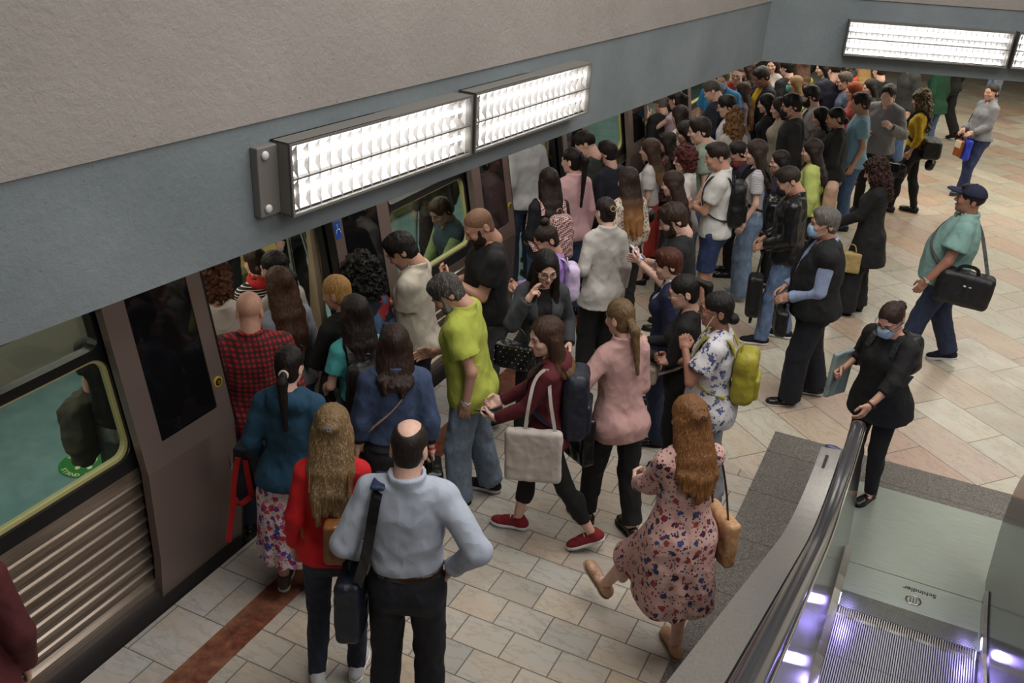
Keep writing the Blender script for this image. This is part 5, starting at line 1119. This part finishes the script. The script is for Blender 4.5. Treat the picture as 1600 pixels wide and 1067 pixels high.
p = per('blackglasses', 1066, 430, 'f', 1.66, 100, 'woman in a black printed sweatshirt with black glasses and a high ponytail', hair='highpony', hc='#17110f', hl=1.28, glasses=1, hd=(0, 14), top=top('#101012', e=.016, hem=.9), bot=BT, shoe=BL_SH, ar='p', al='p')
if p:
    phone(p, -1, 'phone with a bright turquoise case held by the woman with the high ponytail', glow=(.15, .55, .6))
    bag(p, 'belt_bag', (-.10, .20, 1.0), (.11, .04, .07), '#a39488', 'beige pouch bag in front of the woman with the high ponytail', 'handbag', k='leather', straps=[[(-.2, .15, 1.03), (-.18, -.02, 1.1), (-.05, -.12, 1.2)]], w=.010)
    r = PP['blackglasses']['root']
    b = MB(); T = p['T']; c = [T.out((.0+.035*math.cos(a), .150, 1.27+.04*math.sin(a))) for a in np.linspace(0, 2*PI, 13)[:-1]]; b.add(c, [tuple(range(12))]); b.build('flower_print', plain('print_pink', hexc('#b04a5c'), .7), r)
p = per('auburn', 1042, 389, 'f', 1.64, 104, 'person with short auburn hair in a navy blazer over a white shirt', hair='short', hc='#3f2015', hc2='#7a3d24', hd=(0, 12), top=top('#1a2142', n='blazer', open=.06, hem=.84), inner=top('#c8c6c2', collar=1, hem=.9), bot=DJ)
p = per('beardphone', 1044, 320, 'm', 1.78, 104, 'man with short brown hair and beard in black reading his phone', hair='short', hc='#33241b', beard=1, hd=(6, 26), skin='fair', wt=1.08, top=top('#151517', sl='short', hem=.86, e=.022), bot=BT, al='ph', ar=((.12, .26, 1.2), 'flat'))
if p: phone(p, -1, 'white phone with a lit screen held by the bearded man in black', col=(.6, .6, .62), glow=(.5, .55, .85))

# ---------------------------------------------------------------- by and inside the first doorway
per('whitetop', 332, 410, 'f', 1.68, 48, 'woman with wavy auburn hair in a cream white jumper inside the doorway', hair='curly', hc='#54301c', skin='mid', top=top('#cfc6ba', hem=.85), bot=BT)
per('brownlong', 432, 418, 'f', 1.66, 66, 'woman with long brown hair and a pale grey top just ahead of the bald man', hair='long', hc='#3a2519', hc2='#6b4a30', hl=1.16, hd=(4, 12), top=top('#8f93a0', hem=.9), bot=JE)
per('scarf', 395, 385, 'f', 1.58, 60, 'woman with a red scarf and a black and white jacket inside the carriage', hair='lowbun', hc='#2a1a12', top=top('#141416', k='stripe', c2='#cfcbc4', neck='turtle', hem=.85), bot=BT)
p = PP.get('scarf')
if p: link('scarf', mesh_np('scarf', *solid([(ell(p['T'].out((0, -.02, 1.49)), (.10, .10, .06)), 0)], .012, wr=.016, wrs=20)), cloth('#b01c1c'), p['root'])
per('inneralt', 424, 392, 'f', 1.69, 84, 'woman with a black ponytail in a white top squeezed beside the red scarf', hair='pony', hc='#100c0b', hl=1.34, top=top('#c6c0b8', hem=.9), bot=BT)

# ---------------------------------------------------------------- by the second doorway
per('doorwhite', 818, 186, 'm', 1.78, 60, 'man in a loose white shirt stepping through the second doorway', hair='short', hc=DB, top=top('#bfc1c6', hem=.86, e=.026, loose=1.0, collar=1), bot=dict(c='#2c3a55', k='denim'))
per('olive', 848, 178, 'f', 1.72, 62, 'person with blonde hair in an olive brown jacket inside the second doorway', hair='long', hc='#8a5a2a', hc2='#c08a48', hl=1.3, top=top('#5c4f38', n='jacket', hem=.85), bot=BT)
p = per('checkbag', 857, 263, 'f', 1.68, 46, 'woman with wavy dark hair in a black sweatshirt lettered on the back', hair='long', hc='#1f1512', hl=1.22, top=top('#1b1d24', hem=.92, e=.02, loose=.95), bot=JE, shoe=('#8a1c22', '#8a1c22', 'flat'), ar='d', al='k')
if p:
    backpack(p, '#6f2230', 'red and white checked rucksack on the woman in the black sweatshirt', k='check', c2='#d0bcb8', size=(.12, .07, .22), z=1.15, x=.05)
    T = p['T']
    for txt, z in (('O', 1.30), ('TH', 1.235)):
        M_ = T.mat() @ Matrix.Translation((-.105, -.1545, z)) @ Matrix.Rotation(PI/2, 4, 'X'); letter(txt, plain('lettering_pale', hexc('#9a90b8'), .7), .075, M_, p['root'], 'lettering')
per('pinkblouse', 894, 231, 'f', 1.72, 56, 'woman with a long black ponytail in a pale pink striped blouse and jeans', hair='highpony', hc='#120e0d', hl=1.22, tie='#222222', hd=(14, 6), top=top('#cf9fa6', k='pinstripe', c2='#d9b9bc', collar=1, hem=.86, e=.024, loose=.95), bot=JE, shoe=BL_SH)
per('greentee', 908, 206, 'm', 1.78, 86, 'man with a skin fade haircut in a dark green t-shirt by the second doorway', hair='fade', hc='#1c1512', hd=(0, 30), skin='fair', top=top('#262c26', sl='short', hem=.88, loose=.95), bot=BT)
per('behindgreen', 948, 220, 'm', 1.66, 70, 'dark haired person with a black bag half hidden behind the man in dark green', hair='short', hc='#1a1412', top=top('#1c1e2c', hem=.9), bot=BT)
per('ombre', 982, 262, 'f', 1.68, 56, 'woman with long ombre hair in a small flowered cream blouse', hair='long', hc='#2b1e18', tip='#8a6038', hl=1.12, top=top('#c9bfae', k='tiny', hem=1.0, e=.022), bot=dict(c='#121214', fit='loose'), shoe=BL_SH, hd=(0, 8))
p = per('puff', 1016, 217, 'f', 1.61, 96, 'woman with long light brown hair and white puff sleeves', hair='long', hc='#3d2c20', tip='#80603c', hl=1.2, hd=(0, 6), top=top('#ccc8c8', sl='puff', hem=1.0), skirt=dict(c='#a03028', hem=.4), bot=None)
p = per('redcurls', 1070, 231, 'f', 1.66, 104, 'woman with short curly auburn hair in a white embroidered blouse', hair='curly', hc='#43191a', hc2='#6e2c24', wt=1.12, hd=(6, 8), top=top('#c9c3c0', hem=.86, e=.022), bot=BT)
if p: bag(p, 'brown_shoulder_bag', (-.25, .02, .92), (.05, .14, .12), '#3a221a', 'brown shoulder bag of the woman with auburn curls', 'handbag', k='leather', straps=[[(-.25, -.08, 1.04), (-.21, -.08, 1.3), (-.13, -.04, 1.487), (-.17, .08, 1.4), (-.24, .08, 1.04)]], w=.009)
p = per('darklong', 1050, 268, 'f', 1.62, 92, 'woman with long straight brown hair carrying a black cap shaped bag', hair='long', hc='#2c1b15', hl=1.1, top=top('#1c1a1c', hem=.9), bot=BT)
if p: bag(p, 'round_black_bag', (-.03, .30, 1.26), (.12, .10, .07), '#0c0c0e', 'round black bag held up in front of the woman with long straight hair', 'handbag', k='leather', round_=.06)
per('sage', 1092, 184, 'm', 1.83, 108, 'young man with a fringe and white earbuds in a sage green t-shirt', hair='short', hc='#221914', earbuds=1, hd=(0, 12), top=top('#7f9082', sl='short', hem=.88, loose=.95), bot=JE)
p = per('whitepolo', 1120, 223, 'm', 1.83, 102, 'young man in a white polo shirt with folded arms and denim shorts', hair='fade', hc='#221813', skin='mid', hd=(0, 12), wt=1.04, top=top('#c9c8c4', collar=1, sl='short', hem=.88, e=.02), bot=dict(c='#24345a', k='denim', fit='shorts', len=.50), shoe=WS, ar='f', al='f2')
if p: backpack(p, '#0e0e10', 'slim black rucksack of the young man in the white polo shirt', size=(.13, .07, .21), z=1.2)
per('orangetop', 1068, 190, 'f', 1.64, 112, 'young woman with dark hair and a burnt orange top beside the man in sage green', hair='mid', hc='#1d1412', hd=(0, 16), top=top('#a05a20', hem=.9), bot=BT)
per('headglasses', 1042, 206, 'f', 1.55, 84, 'dark haired woman with sunglasses pushed up on her head', hair='mid', hc='#1d1310', hl=1.34, sunglasses=1, top=top('#282027', k='tiny', hem=.9), bot=BT)
p = per('lilacvest', 1056, 141, 'f', 1.68, 62, 'woman with a ponytail in a pale lilac waistcoat raising one hand by the third doorway', hair='highpony', hc='#1f1512', hl=1.3, top=top('#b8a4ac', sl='none', hem=.95), bot=BT, al=((.22, .32, 1.38), 'flat', (.6, .0, -1)))
per('bluevest', 1030, 146, 'm', 1.62, 60, 'person in a blue and black padded vest entering the third doorway', hair='short', hc=GR, top=top('#15151a', hem=.88), bot=BT, feet=False, hd=(0, 20))
p = PP.get('bluevest')
per('whitearm', 1062, 165, 'f', 1.65, 70, 'woman in a white blouse behind the dark ponytail at the third doorway', hair='long', hc='#241715', top=top('#c9c6c4', hem=.9), bot=BT)

# ---------------------------------------------------------------- middle and back of the crowd
B = {}
per('navyjacket', 1108, 127, 'm', 1.80, 84, 'man with cropped grey hair in a navy jacket looking down', hair='fade', hc='#4a443f', hd=(0, 30), top=top('#1d2234', n='jacket', hem=.86), bot=DJ, **B)
per('bluepolo', 1130, 108, 'm', 1.84, 186, 'man in a sky blue polo shirt with a face mask', hair='short', hc=GR, mask='#8ab0d0', wt=1.12, top=top('#2f82bb', collar=1, sl='short', hem=.9), bot=DJ, **B)
per('whitegl', 1134, 149, 'm', 1.76, 98, 'man with glasses and short dark hair in a white shirt holding a phone', hair='short', hc='#191311', glasses=1, hd=(0, 16), top=top('#c2c0c6', collar=1, hem=.9), bot=DJ, al='ph', **B)
if PP.get('whitegl'): phone(PP['whitegl'], -1, 'lit phone of the man with glasses in the white shirt', glow=(.7, .75, 1))
per('ombre2', 1160, 129, 'f', 1.62, 100, 'woman with long brown to fair hair in a mauve top', hair='long', hc='#33231b', tip='#775238', hl=1.1, top=top('#7d707e', hem=.9), bot=BT, **B)
per('curlbun', 1148, 173, 'f', 1.66, 40, 'woman with a high bun over frizzy golden brown hair, seen from behind', hair='curlylong', hc='#5f4023', hc2='#94683a', hl=1.3, top=top('#a9a39c', hem=.9), bot=BT, **B)
p = PP.get('curlbun')
if p: link('hair_bun', mesh_np('hair_bun', *solid([(ell(p['H'].out((0, -.05, .14)), (.055, .055, .045)), 0)], .009, strand=(.014, 60, 1.))), hairmat('#5f4023', '#94683a'), p['root'])
per('redbald', 1154, 102, 'm', 1.73, 182, 'balding man with glasses in a red top looking towards the camera', hair='buzz', hc='#30241e', glasses=1, top=top('#8e1f24', hem=.9), bot=BT, **B)
per('yellowtee', 1186, 106, 'm', 1.82, 132, 'man in a yellow t-shirt under a dark jacket', hair='short', hc='#2c2622', skin='tan', hd=(0, 26), top=top('#1c1f2a', n='jacket', open=.08, hem=.86), inner=top('#c9a21c', hem=.88), bot=DJ, **B)
per('greysweat', 1208, 88, 'f', 1.70, 178, 'woman in a pale grey sweatshirt with black straps reaching up with one arm', hair='mid', hc='#2c1e18', hd=(0, 12), top=top('#a39c98', hem=.9), bot=JE, ar=((.30, .18, 1.62), 'flat', (1, 0, 0)), al='k', **B)
per('blacklong', 1197, 147, 'f', 1.64, 100, 'woman with long straight jet black hair looking left', hair='long', hc='#0c0909', hl=1.06, top=top('#17151a', hem=.9), bot=BT, **B)
per('cardigan', 1218, 153, 'f', 1.7, 104, 'woman in a cream knitted cardigan behind the tall man in black', hair='mid', hc='#2a1d17', top=top('#a39a8c', hem=.9, e=.03), bot=JE, **B)
per('blackmask', 1236, 147, 'm', 1.86, 102, 'tall man in a black sweatshirt and black face mask', hair='short', hc='#141010', mask='#18181c', skin='mid', wt=1.08, top=top('#101013', hem=.86, e=.024, loose=.98), bot=BT, hd=(0, 14), **B)
per('tealmask', 1244, 119, 'f', 1.62, 112, 'fair haired woman with glasses and a turquoise face mask', hair='mid', hc='#80653f', hc2='#a88a5c', mask='#4fb0a4', glasses=1, hd=(0, 2), top=top('#b49a84', sl='short', hem=.9), bot=BT, **B)
p = per('whitetee', 1266, 134, 'm', 1.78, 104, 'bearded man in a white t-shirt with a dark rucksack in the crowd', hair='short', hc='#241a15', beard=1, top=top('#b9b8ba', sl='short', hem=.88), bot=BT, **B)
if p: backpack(p, '#1c2022', 'dark rucksack with green edging on the bearded man in the white t-shirt', size=(.13, .07, .2))
per('yellowtop', 1256, 90, 'f', 1.70, 30, 'woman in a yellow green vest top at the back of the crowd', hair='long', hc='#4a3020', hl=1.25, top=top('#8f9a2c', sl='none', hem=.9), bot=BT, **B)
per('navytee', 1306, 96, 'm', 1.8, 28, 'broad man in a navy t-shirt with his back turned', hair='fade', hc='#2a1f19', skin='fair', wt=1.15, top=top('#12152a', sl='short', hem=.86, e=.02, loose=1.), bot=DJ, **B)
per('greytop', 1286, 94, 'f', 1.66, 110, 'woman with black hair in a dark grey top at the back', hair='mid', hc='#15100e', top=top('#33383a', hem=.9), bot=BT, **B)
per('backdark', 1230, 92, 'm', 1.76, 60, 'person in black at the back below the corner of the beams', hair='short', hc='#15100e', top=top('#121316', hem=.9), bot=BT, **B)
per('blackred', 1150, 222, 'f', 1.56, 110, 'short haired woman with glasses and a black and red scarf', hair='short', hc='#17100f', glasses=1, skin='mid', hd=(0, 20), top=top('#171a2c', neck='turtle', hem=.9), bot=BT, **B)
p = PP.get('blackred')
if p: link('scarf', mesh_np('scarf', *solid([(ell(p['T'].out((0, .0, 1.47)), (.11, .12, .06)), 0)], .014, wr=.012, wrs=20)), cloth('#7a1a20', 'check', '#101014'), p['root'])
p = per('stripe', 1182, 219, 'f', 1.73, 102, 'woman in a white ribbed t-shirt and wide jeans with a black shoulder bag', hair='long', hc='#2e211b', hl=1.24, earbuds=1, hd=(0, 8), top=top('#b4b1b6', k='stripe', c2='#96939a', sl='short', hem=.98), bot=dict(c='#6b7f98', k='denim', fit='wide'), shoe=WS, al='d2', ar='d')
if p: bag(p, 'large_black_bag', (.03, -.24, .98), (.19, .10, .17), '#0d0d0f', 'large soft black shoulder bag of the woman in wide jeans', 'handbag', k='leather', straps=[over(-1, .11), over(1, .11)], w=.018, round_=.06, taper=-.1)
per('redtop', 1219, 236, 'f', 1.54, 112, 'woman with a centre parting and a red and navy top before the leather jacket', hair='mid', hc='#1c1412', hl=1.38, hd=(0, 10), top=top('#1b2138', hem=.9), bot=BT, **B)
p = per('leather', 1226, 262, 'm', 1.78, 100, 'man in a black leather jacket and blue jeans with a black face mask', hair='fade', hc='#2b211b', mask='#15151a', skin='mid', hd=(0, 26), lean=3, top=top('#17171a', k='leather', n='jacket', collar=1, hem=.86, e=.026, loose=1.0, wr=.014), bot=dict(c='#5d7396', k='denim', fit='straight', len=.05), shoe=('#101014', '#e0ddd8', 'sneaker'), al='k', ar='k', ll=(0, .12), lr=(0, -.1))
if p: bag(p, 'black_drawstring_bag', (-.17, .24, .54), (.11, .07, .20), '#0c0c0e', 'black cloth bag hanging low in front of the leather jacket man', 'cloth bag', straps=[[(-.17, .24, .73), (-.13, .22, .88), (-.06, .2, 1.02)], [(-.23, .24, .36), (-.26, .25, .27), (-.17, .26, .25), (-.14, .25, .35)]], w=.010, round_=.04, taper=.15)
p = per('limeblouse', 1270, 218, 'f', 1.66, 92, 'woman with long dark hair in a pale yellow green blouse', hair='long', hc='#241814', hl=1.26, hd=(0, 10), top=top('#b6c26a', hem=.92, e=.034, wr=.014, sw=1.3), bot=BT)
if p: bag(p, 'peach_cloth_bag', (.03, -.24, 1.12), (.13, .07, .17), '#c09a82', 'peach coloured cloth bag with branch print on the back of the yellow green blouse', 'cloth bag', k='plain', straps=[over(1, .09)], w=.012, round_=.06)
p = per('blackknit', 1306, 168, 'f', 1.72, 100, 'woman in a black knitted top with black hair tied back', hair='lowbun', hc='#0e0b0b', skin='mid', wt=1.12, top=top('#0f0f11', hem=.88, e=.028, loose=1.0), inner=top('#8a847e', hem=.80), bot=BT, shoe=BL_SH, al='k')
per('bluetee', 1346, 145, 'm', 1.78, 102, 'young man in a light blue t-shirt and jeans', hair='short', hc='#241a16', skin='mid', hd=(0, 8), top=top('#7fa4b8', sl='short', hem=.84, e=.022, loose=.95), bot=JE, shoe=BL_SH)
per('orangehair', 1334, 129, 'f', 1.67, 112, 'woman with orange red hair and a red patterned top', hair='bob', hc='#8a3a18', hc2='#b85c28', top=top('#a8352c', k='tiny', hem=.9), bot=BT, **B)
per('greyglasses', 1320, 113, 'm', 1.69, 112, 'man with glasses and greying hair in a slate blue top', hair='short', hc='#4c4640', glasses=1, top=top('#55627a', hem=.9), bot=BT, **B)
per('darkhair2', 1360, 124, 'f', 1.58, 116, 'woman with dark hair framing her face behind the grey hoodie', hair='long', hc='#1a1311', hl=1.3, top=top('#262428', hem=.9), bot=BT, **B)
p = per('hoodie', 1390, 133, 'm', 1.80, 168, 'young man in a grey hooded sweatshirt holding a phone', wrist=((-1, '#101012'),), hair='short', hc='#2a211c', hd=(0, 14), top=top('#77777a', k='heather', hood=1, hem=.86, e=.028, loose=1.0, wr=.014), bot=BT, shoe=SN, ar='p', al=((.2, .26, 1.28), 'relaxed', (.6, -.2, -1)))
if p: phone(p, 1, 'dark phone in the hand of the young man in the grey hoodie'); 
p = per('yellow', 1440, 141, 'f', 1.70, 84, 'woman in a mustard yellow jacket with wavy fair highlights', hair='curlylong', hc='#3a2a20', hc2='#b0a070', hl=1.26, skin='mid', top=top('#b08f14', n='jacket', hem=1.0, e=.016), bot=BT, shoe=('#17120f', '#17120f', 'flat'), al=((.22, .02, .92), 'grip'), lr=(0, -.14), ll=(0, .16))
if p:
    bag(p, 'black_holdall', (.02, -.20, .98), (.20, .13, .13), '#0e0e11', 'bulky black shoulder bag behind the woman in the yellow jacket', 'shoulder bag', straps=[over(-1, .12, .98)], w=.018, round_=.05, rot=20)
    bag(p, 'small_black_bag', (-.24, .14, .66), (.05, .13, .10), '#131316', 'small black handbag held low by the woman in the yellow jacket', 'handbag', k='leather', straps=[[(-.23, .04, .76), (-.22, .05, .86), (-.23, .13, .76)]], w=.007, rnd=True)
    bag(p, 'round_handbag', (.06, -.25, .74), (.11, .06, .07), '#101013', 'smaller black bag under the bulky shoulder bag of the yellow jacket', 'handbag', k='leather', round_=.05)
p = per('greywoman', 1553, 131, 'f', 1.64, 128, 'woman in a grey sweatshirt standing apart on the pale floor', hair='lowbun', hc='#2a1d18', skin='mid', wt=1.18, hd=(10, 6), lean=-3, top=top('#7b7d82', k='heather', collar=1, hem=.90, e=.024), bot=dict(c='#27335a', k='denim', fit='straight'), shoe=('#2c3040', '#4a4c55', 'flat'), ar='k', al='k', ll=(0, .18), lr=(0, -.04))
if p:
    bag(p, 'black_pouch', (.12, .22, .88), (.09, .05, .07), '#0e0e10', 'black pouch bag of the woman standing apart', 'handbag', k='leather', straps=[[(.10, .18, .95), (.16, .14, 1.2), (.12, .02, 1.48), (-.02, -.13, 1.3)]], w=.006)
    bag(p, 'blue_carrier', (-.10, .24, .74), (.10, .035, .16), '#2a3fc0', 'bright blue carrier bag behind the tan handbag', 'carrier bag', k='nylon', straps=[[(-.1, .22, .9), (-.06, .2, 1.0), (-.02, .22, .9)]], w=.006)
    bag(p, 'two_tone_handbag', (-.02, .31, .74), (.085, .035, .13), '#8a4a22', 'tan and cream handbag in the hands of the woman standing apart', 'handbag', k='leather', straps=[[(-.07, .30, .86), (-.06, .27, 1.0), (.0, .24, 1.02), (.03, .30, .86)]], w=.008, scol='#7a4526',
        extra=lambda P, r, F, m: cpart(P, r, 'cream_panel', solid([(box((0, .012, .06), (.075, .03, .06), .01, F), 0)], .008), cloth('#c9bfa6')))
per('green', 1472, 84, 'f', 1.72, 60, 'person in a bottle green coat with the head hidden by the beam', hair='short', hc=BK, top=top('#12402a', n='coat', hem=.78, e=.03, loose=1.0, flare=.2), bot=JE, shoe=BL_SH, feet=True)
per('greycoat', 1424, 84, 'm', 1.78, 120, 'person in a dark grey coat at the back under the cross beam', hair='short', hc=BK, top=top('#2d302f', n='coat', hem=.6, e=.03, loose=1.0), bot=JE, **B)
per('backblack', 1376, 96, 'm', 1.76, 40, 'person in black at the back between the orange hair and the hoodie', hair='short', hc=DB, top=top('#131315', hem=.86), bot=BT, **B)
per('orangeblond', 1350, 92, 'f', 1.68, 40, 'fair haired person in an orange red top at the back', hair='long', hc='#8a6a3c', hl=1.3, top=top('#b03c20', hem=.9), bot=BT, **B)
per('furred', 1330, 84, 'f', 1.66, 100, 'person with light brown hair under the cross beam', hair='curly', hc='#6a5238', top=top('#2b2826', hem=.9), bot=BT, **B)
per('brown1', 1168, 96, 'f', 1.66, 90, 'person in brown half hidden by the beam above the crowd', hair='mid', hc='#2a1c16', top=top('#3a2a22', hem=.9), bot=BT, **B)
per('midblack', 1282, 168, 'f', 1.62, 100, 'dark haired person with a grey scarf behind the black knitted top', hair='mid', hc='#14100f', top=top('#4a4648', hem=.9), bot=BT, **B)

# ---------------------------------------------------------------- right side of the hall
p = per('blackcoat', 1366, 249, 'f', 1.68, 92, 'woman with curly dark hair in a long black coat looking at her phone', hair='curlylong', hc='#2c1812', hc2='#4a2a1e', hl=1.36, hd=(0, 20), top=top('#131314', n='coat', hem=.62, e=.026, flare=.14, loose=.98), bot=dict(c='#1b1c20', fit='wide'), shoe=('#17120f', '#17120f', 'loafer'), al='pl', ar=((.24, .06, .84), 'grip'), ll=(0, .1))
if p:
    phone(p, -1, 'pale blue phone of the woman in the long black coat', col=(.2, .4, .6), glow=(.35, .6, .85))
    bag(p, 'paper_bag', (-.20, .14, .66), (.05, .12, .11), '#b39a66', 'straw coloured paper bag of the woman in the long black coat', 'paper bag', k='plain', straps=[[(-.2, .08, .76), (-.2, .10, .86), (-.2, .18, .86), (-.2, .20, .76)]], w=.006, wr=.002, round_=.01)
p = per('vest', 1292, 325, 'm', 1.76, 108, 'masked grey haired man in a black gilet over a light blue shirt', hair='short', hc='#5c5852', hc2='#8e8a84', mask='#8fb2d2', skin='mid', wt=1.28, hd=(0, 4), top=top('#111215', n='gilet', sl='none', hem=.86, e=.030, open=.06, wr=.018), inner=top('#98a8cc', hem=.9, e=.014, cuff=1, collar=1), bot=dict(c='#141824', fit='loose'), shoe=('#101012', '#b8b4aa', 'flat'), al='k', ar='k', ll=(0, .10), lr=(.0, -.16))
if p: bag(p, 'black_bag', (-.10, .27, .80), (.12, .05, .11), '#0d0d10', 'black bag held in front by the man in the padded gilet', 'handbag', k='nylon', straps=[[(-.18, .25, .9), (-.14, .22, 1.0), (-.02, .25, .9)]], w=.010)
p = per('cap', 1526, 291, 'm', 1.76, 92, 'heavy man in an aqua polo shirt and navy baseball cap with a black holdall', wrist=((-1, '#c0b8a8'),), hair='fade', hc='#1b1412', skin='tan', wt=1.42, hd=(-4, -2), lean=-4, top=top('#7fa39c', collar=1, sl='short', hem=.86, e=.026, sw=1.2, flare=.12, wr=.012), bot=dict(c='#26324c', k='denim', fit='straight'), shoe=('#161a24', '#d2d4d8', 'sneaker'), al=((.30, .14, .90), 'relaxed'), ar='d', ll=(.0, .22), lr=(0, -.18, .03, 14))
if p:
    H = p['H']
    capm = link('baseball_cap', mesh_np('baseball_cap', *solid([(ell((0, -.014, .040), (.090, .108, .094), H), 0), (cap(H.out((0, -.01, .13)), H.out((0, -.01, .137)), .008, .008), .004)], .0075, clips=[((0, 0, -1), -.045, H)])), cloth('#1b1f3c'), p['root'])
    link('cap_peak', mesh_np('cap_peak', *solid([(ell((0, .115, .052), (.075, .085, .012), H), 0)], .0075, clips=[((0, -1, 0), -.07, H)])), cloth('#1b1f3c'), capm)
    bag(p, 'black_holdall', (-.30, -.16, .93), (.09, .235, .155), '#101114', 'big black holdall slung at the hip of the man in the baseball cap', 'holdall', straps=[[(-.30, -.34, 1.03), (-.10, -.26, 1.2), (.10, -.17, 1.38), (.13, -.04, 1.50), (.06, .14, 1.4), (-.15, .24, 1.2), (-.33, .02, 1.04)], [(-.33, -.24, 1.07), (-.34, -.22, 1.15), (-.34, -.08, 1.15), (-.33, -.06, 1.07)]], w=.016, round_=.05,
        extra=lambda P, r, F, m: cpart(P, r, 'logo_plate', solid([(box((-.088, -.02, .05), (.006, .035, .010), .003, F), 0)], .005), plain('pale_plate', (.6, .6, .6), .4)))
p = per('maskwoman', 1392, 478, 'f', 1.62, 150, 'woman in black with pale blue face mask, one hand on the escalator rail', wrist=((-1, '#0c0c0e'),), hair='bun', hc='#2c1c16', glasses=1, mask='#9fbcd6', skin='mid', hd=(6, 20), lean=7, wt=1.20, top=top('#0c0c0e', hem=.78, e=.028, flare=.12, sl='q34', neck='wide'), bot=dict(c='#0e0e10', fit='leg'), shoe=('#15120f', '#15120f', 'flat'), al=((.15, .41, .98), 'relaxed', (.8, -.5, -.2)), ar=((.25, .14, 1.10), 'grip'))
if p:
    backpack(p, '#101013', 'black handbag style rucksack on the back of the masked woman in black', size=(.12, .07, .16), z=1.24, y=.03)
    bag(p, 'clear_folder', (.30, .14, 1.04), (.02, .12, .19), '#8a9a9a', 'pale plastic folder under the arm of the masked woman in black', 'folder', k='nylon', wr=.002, round_=.012, tilt=10)
per('farblack', 1497, 60, 'm', 1.78, 60, 'walking person in black trousers seen only from the waist down, far under the cross beam', hair='short', hc=BK, top=top('#1a1a1c', hem=.86), bot=BW, shoe=BL_SH, ll=(0, .25), lr=(0, -.2, .05, 20), feet=True)
per('farjeans', 1572, 44, 'm', 1.76, 120, 'person in light jeans seen only from the knees down, far under the cross beam', hair='short', hc=BK, top=top('#44464c', hem=.86), bot=LJ, shoe=('#7d8288', '#b8bcc0', 'sneaker'), feet=True)
# only a maroon sleeve of this one shows
per('sleeve', -125, 800, 'm', 1.74, 60, 'person in a maroon top cut off by the left edge of the photo', hair='short', hc=DB, top=top('#4a1418', hem=.86, e=.022), bot=BT)

# ---------------------------------------------------------------- passengers in the train
def rider(key, x, y, az, label, **k):
    d = dict(xy=(x, y), label=label, az=az, near=False, face=False, g='m', h=1.72); d.update(k)
    if ONLY and key not in ONLY: return
    PP[key] = build_person(d); return PP[key]
p = rider('r1', -4.30, 3.60, 200, 'passenger in grey jeans and a dark top behind the nearest carriage window', top=top('#16171a', hem=.92, sl='short'), bot=dict(c='#7d8078', k='denim', fit='slim'))
if p: bag(p, 'khaki_jacket', (.24, .05, .86), (.07, .16, .22), '#3c3a2c', 'khaki jacket hanging over an arm behind the nearest carriage window', 'jacket', k='plain', wr=.02, round_=.05, taper=-.1)
rider('r2', -5.55, 6.9, 110, 'passenger in black trousers and tan boots beyond the grab poles', h=1.75, top=top('#1a1a1c'), bot=BT, shoe=('#a8875a', '#b89a6a', 'sneaker'), ll=(.0, .2), lr=(0, -.1), feet=True)
p = rider('r3', -5.9, 6.3, 20, 'passenger with a camouflage bag deep inside the first doorway', top=top('#4e4630', hem=.85), bot=BT)
if p: bag(p, 'camouflage_bag', (-.2, -.1, 1.0), (.14, .1, .12), '#5a5644', 'bulging khaki camouflage bag inside the carriage', 'bag', k='camo', round_=.06)
rider('r4', -5.1, 8.9, 120, 'standing passenger in dark grey behind the second carriage window', top=top('#3d4644', hem=.85), bot=dict(c='#3a4440', k='denim'))
rider('r5', -4.8, 8.35, 60, 'passenger with a wristwatch at the left of the second carriage window', top=top('#3c3c30', hem=.85), bot=BT)
rider('r6', -4.5, 10.4, 100, 'passenger with a grey rucksack behind the third carriage window', top=top('#6b6a62', hem=.85), bot=BT)
rider('r7', -4.9, 11.1, 140, 'passenger in an orange top behind the third carriage window', g='f', hair='long', hc=BR, top=top('#9a5a28', hem=.85), bot=BT)
rider('r8', -5.0, 9.9, 60, 'passenger in brown near the left end of the third carriage window', hair='short', hc=BR, top=top('#57482e', hem=.85), bot=BT)
rider('r9', -5.3, 12.6, 70, 'passenger in a pale shirt inside the third doorway', hair='short', hc=BR, top=top('#a89c80', hem=.85), bot=BT)
# the seated man in green and blue by the second window
p = rider('seated', -4.12, 7.66, 148, 'seated passenger with a green sleeved shirt and slate blue waistcoat by the second window', h=1.72, z0=-.37, face=True, hair='short', hc='#4a3524', hc2='#6a4c34', beard=0, skin='mid', lean=16, hd=(10, 14), top=top('#3c4d58', n='waistcoat', sl='none', hem=.9, e=.02), inner=top('#8fa06a', e=.014), bot=dict(c='#1e2a44', fit='straight'), al=((.08, .42, 1.02), 'relaxed', (.6, -.6, -.7)), ar=((.10, .40, 1.0), 'relaxed', (.6, -.6, -.7)), lr=(0, .42, .42), ll=(0, .42, .42), feet=True)
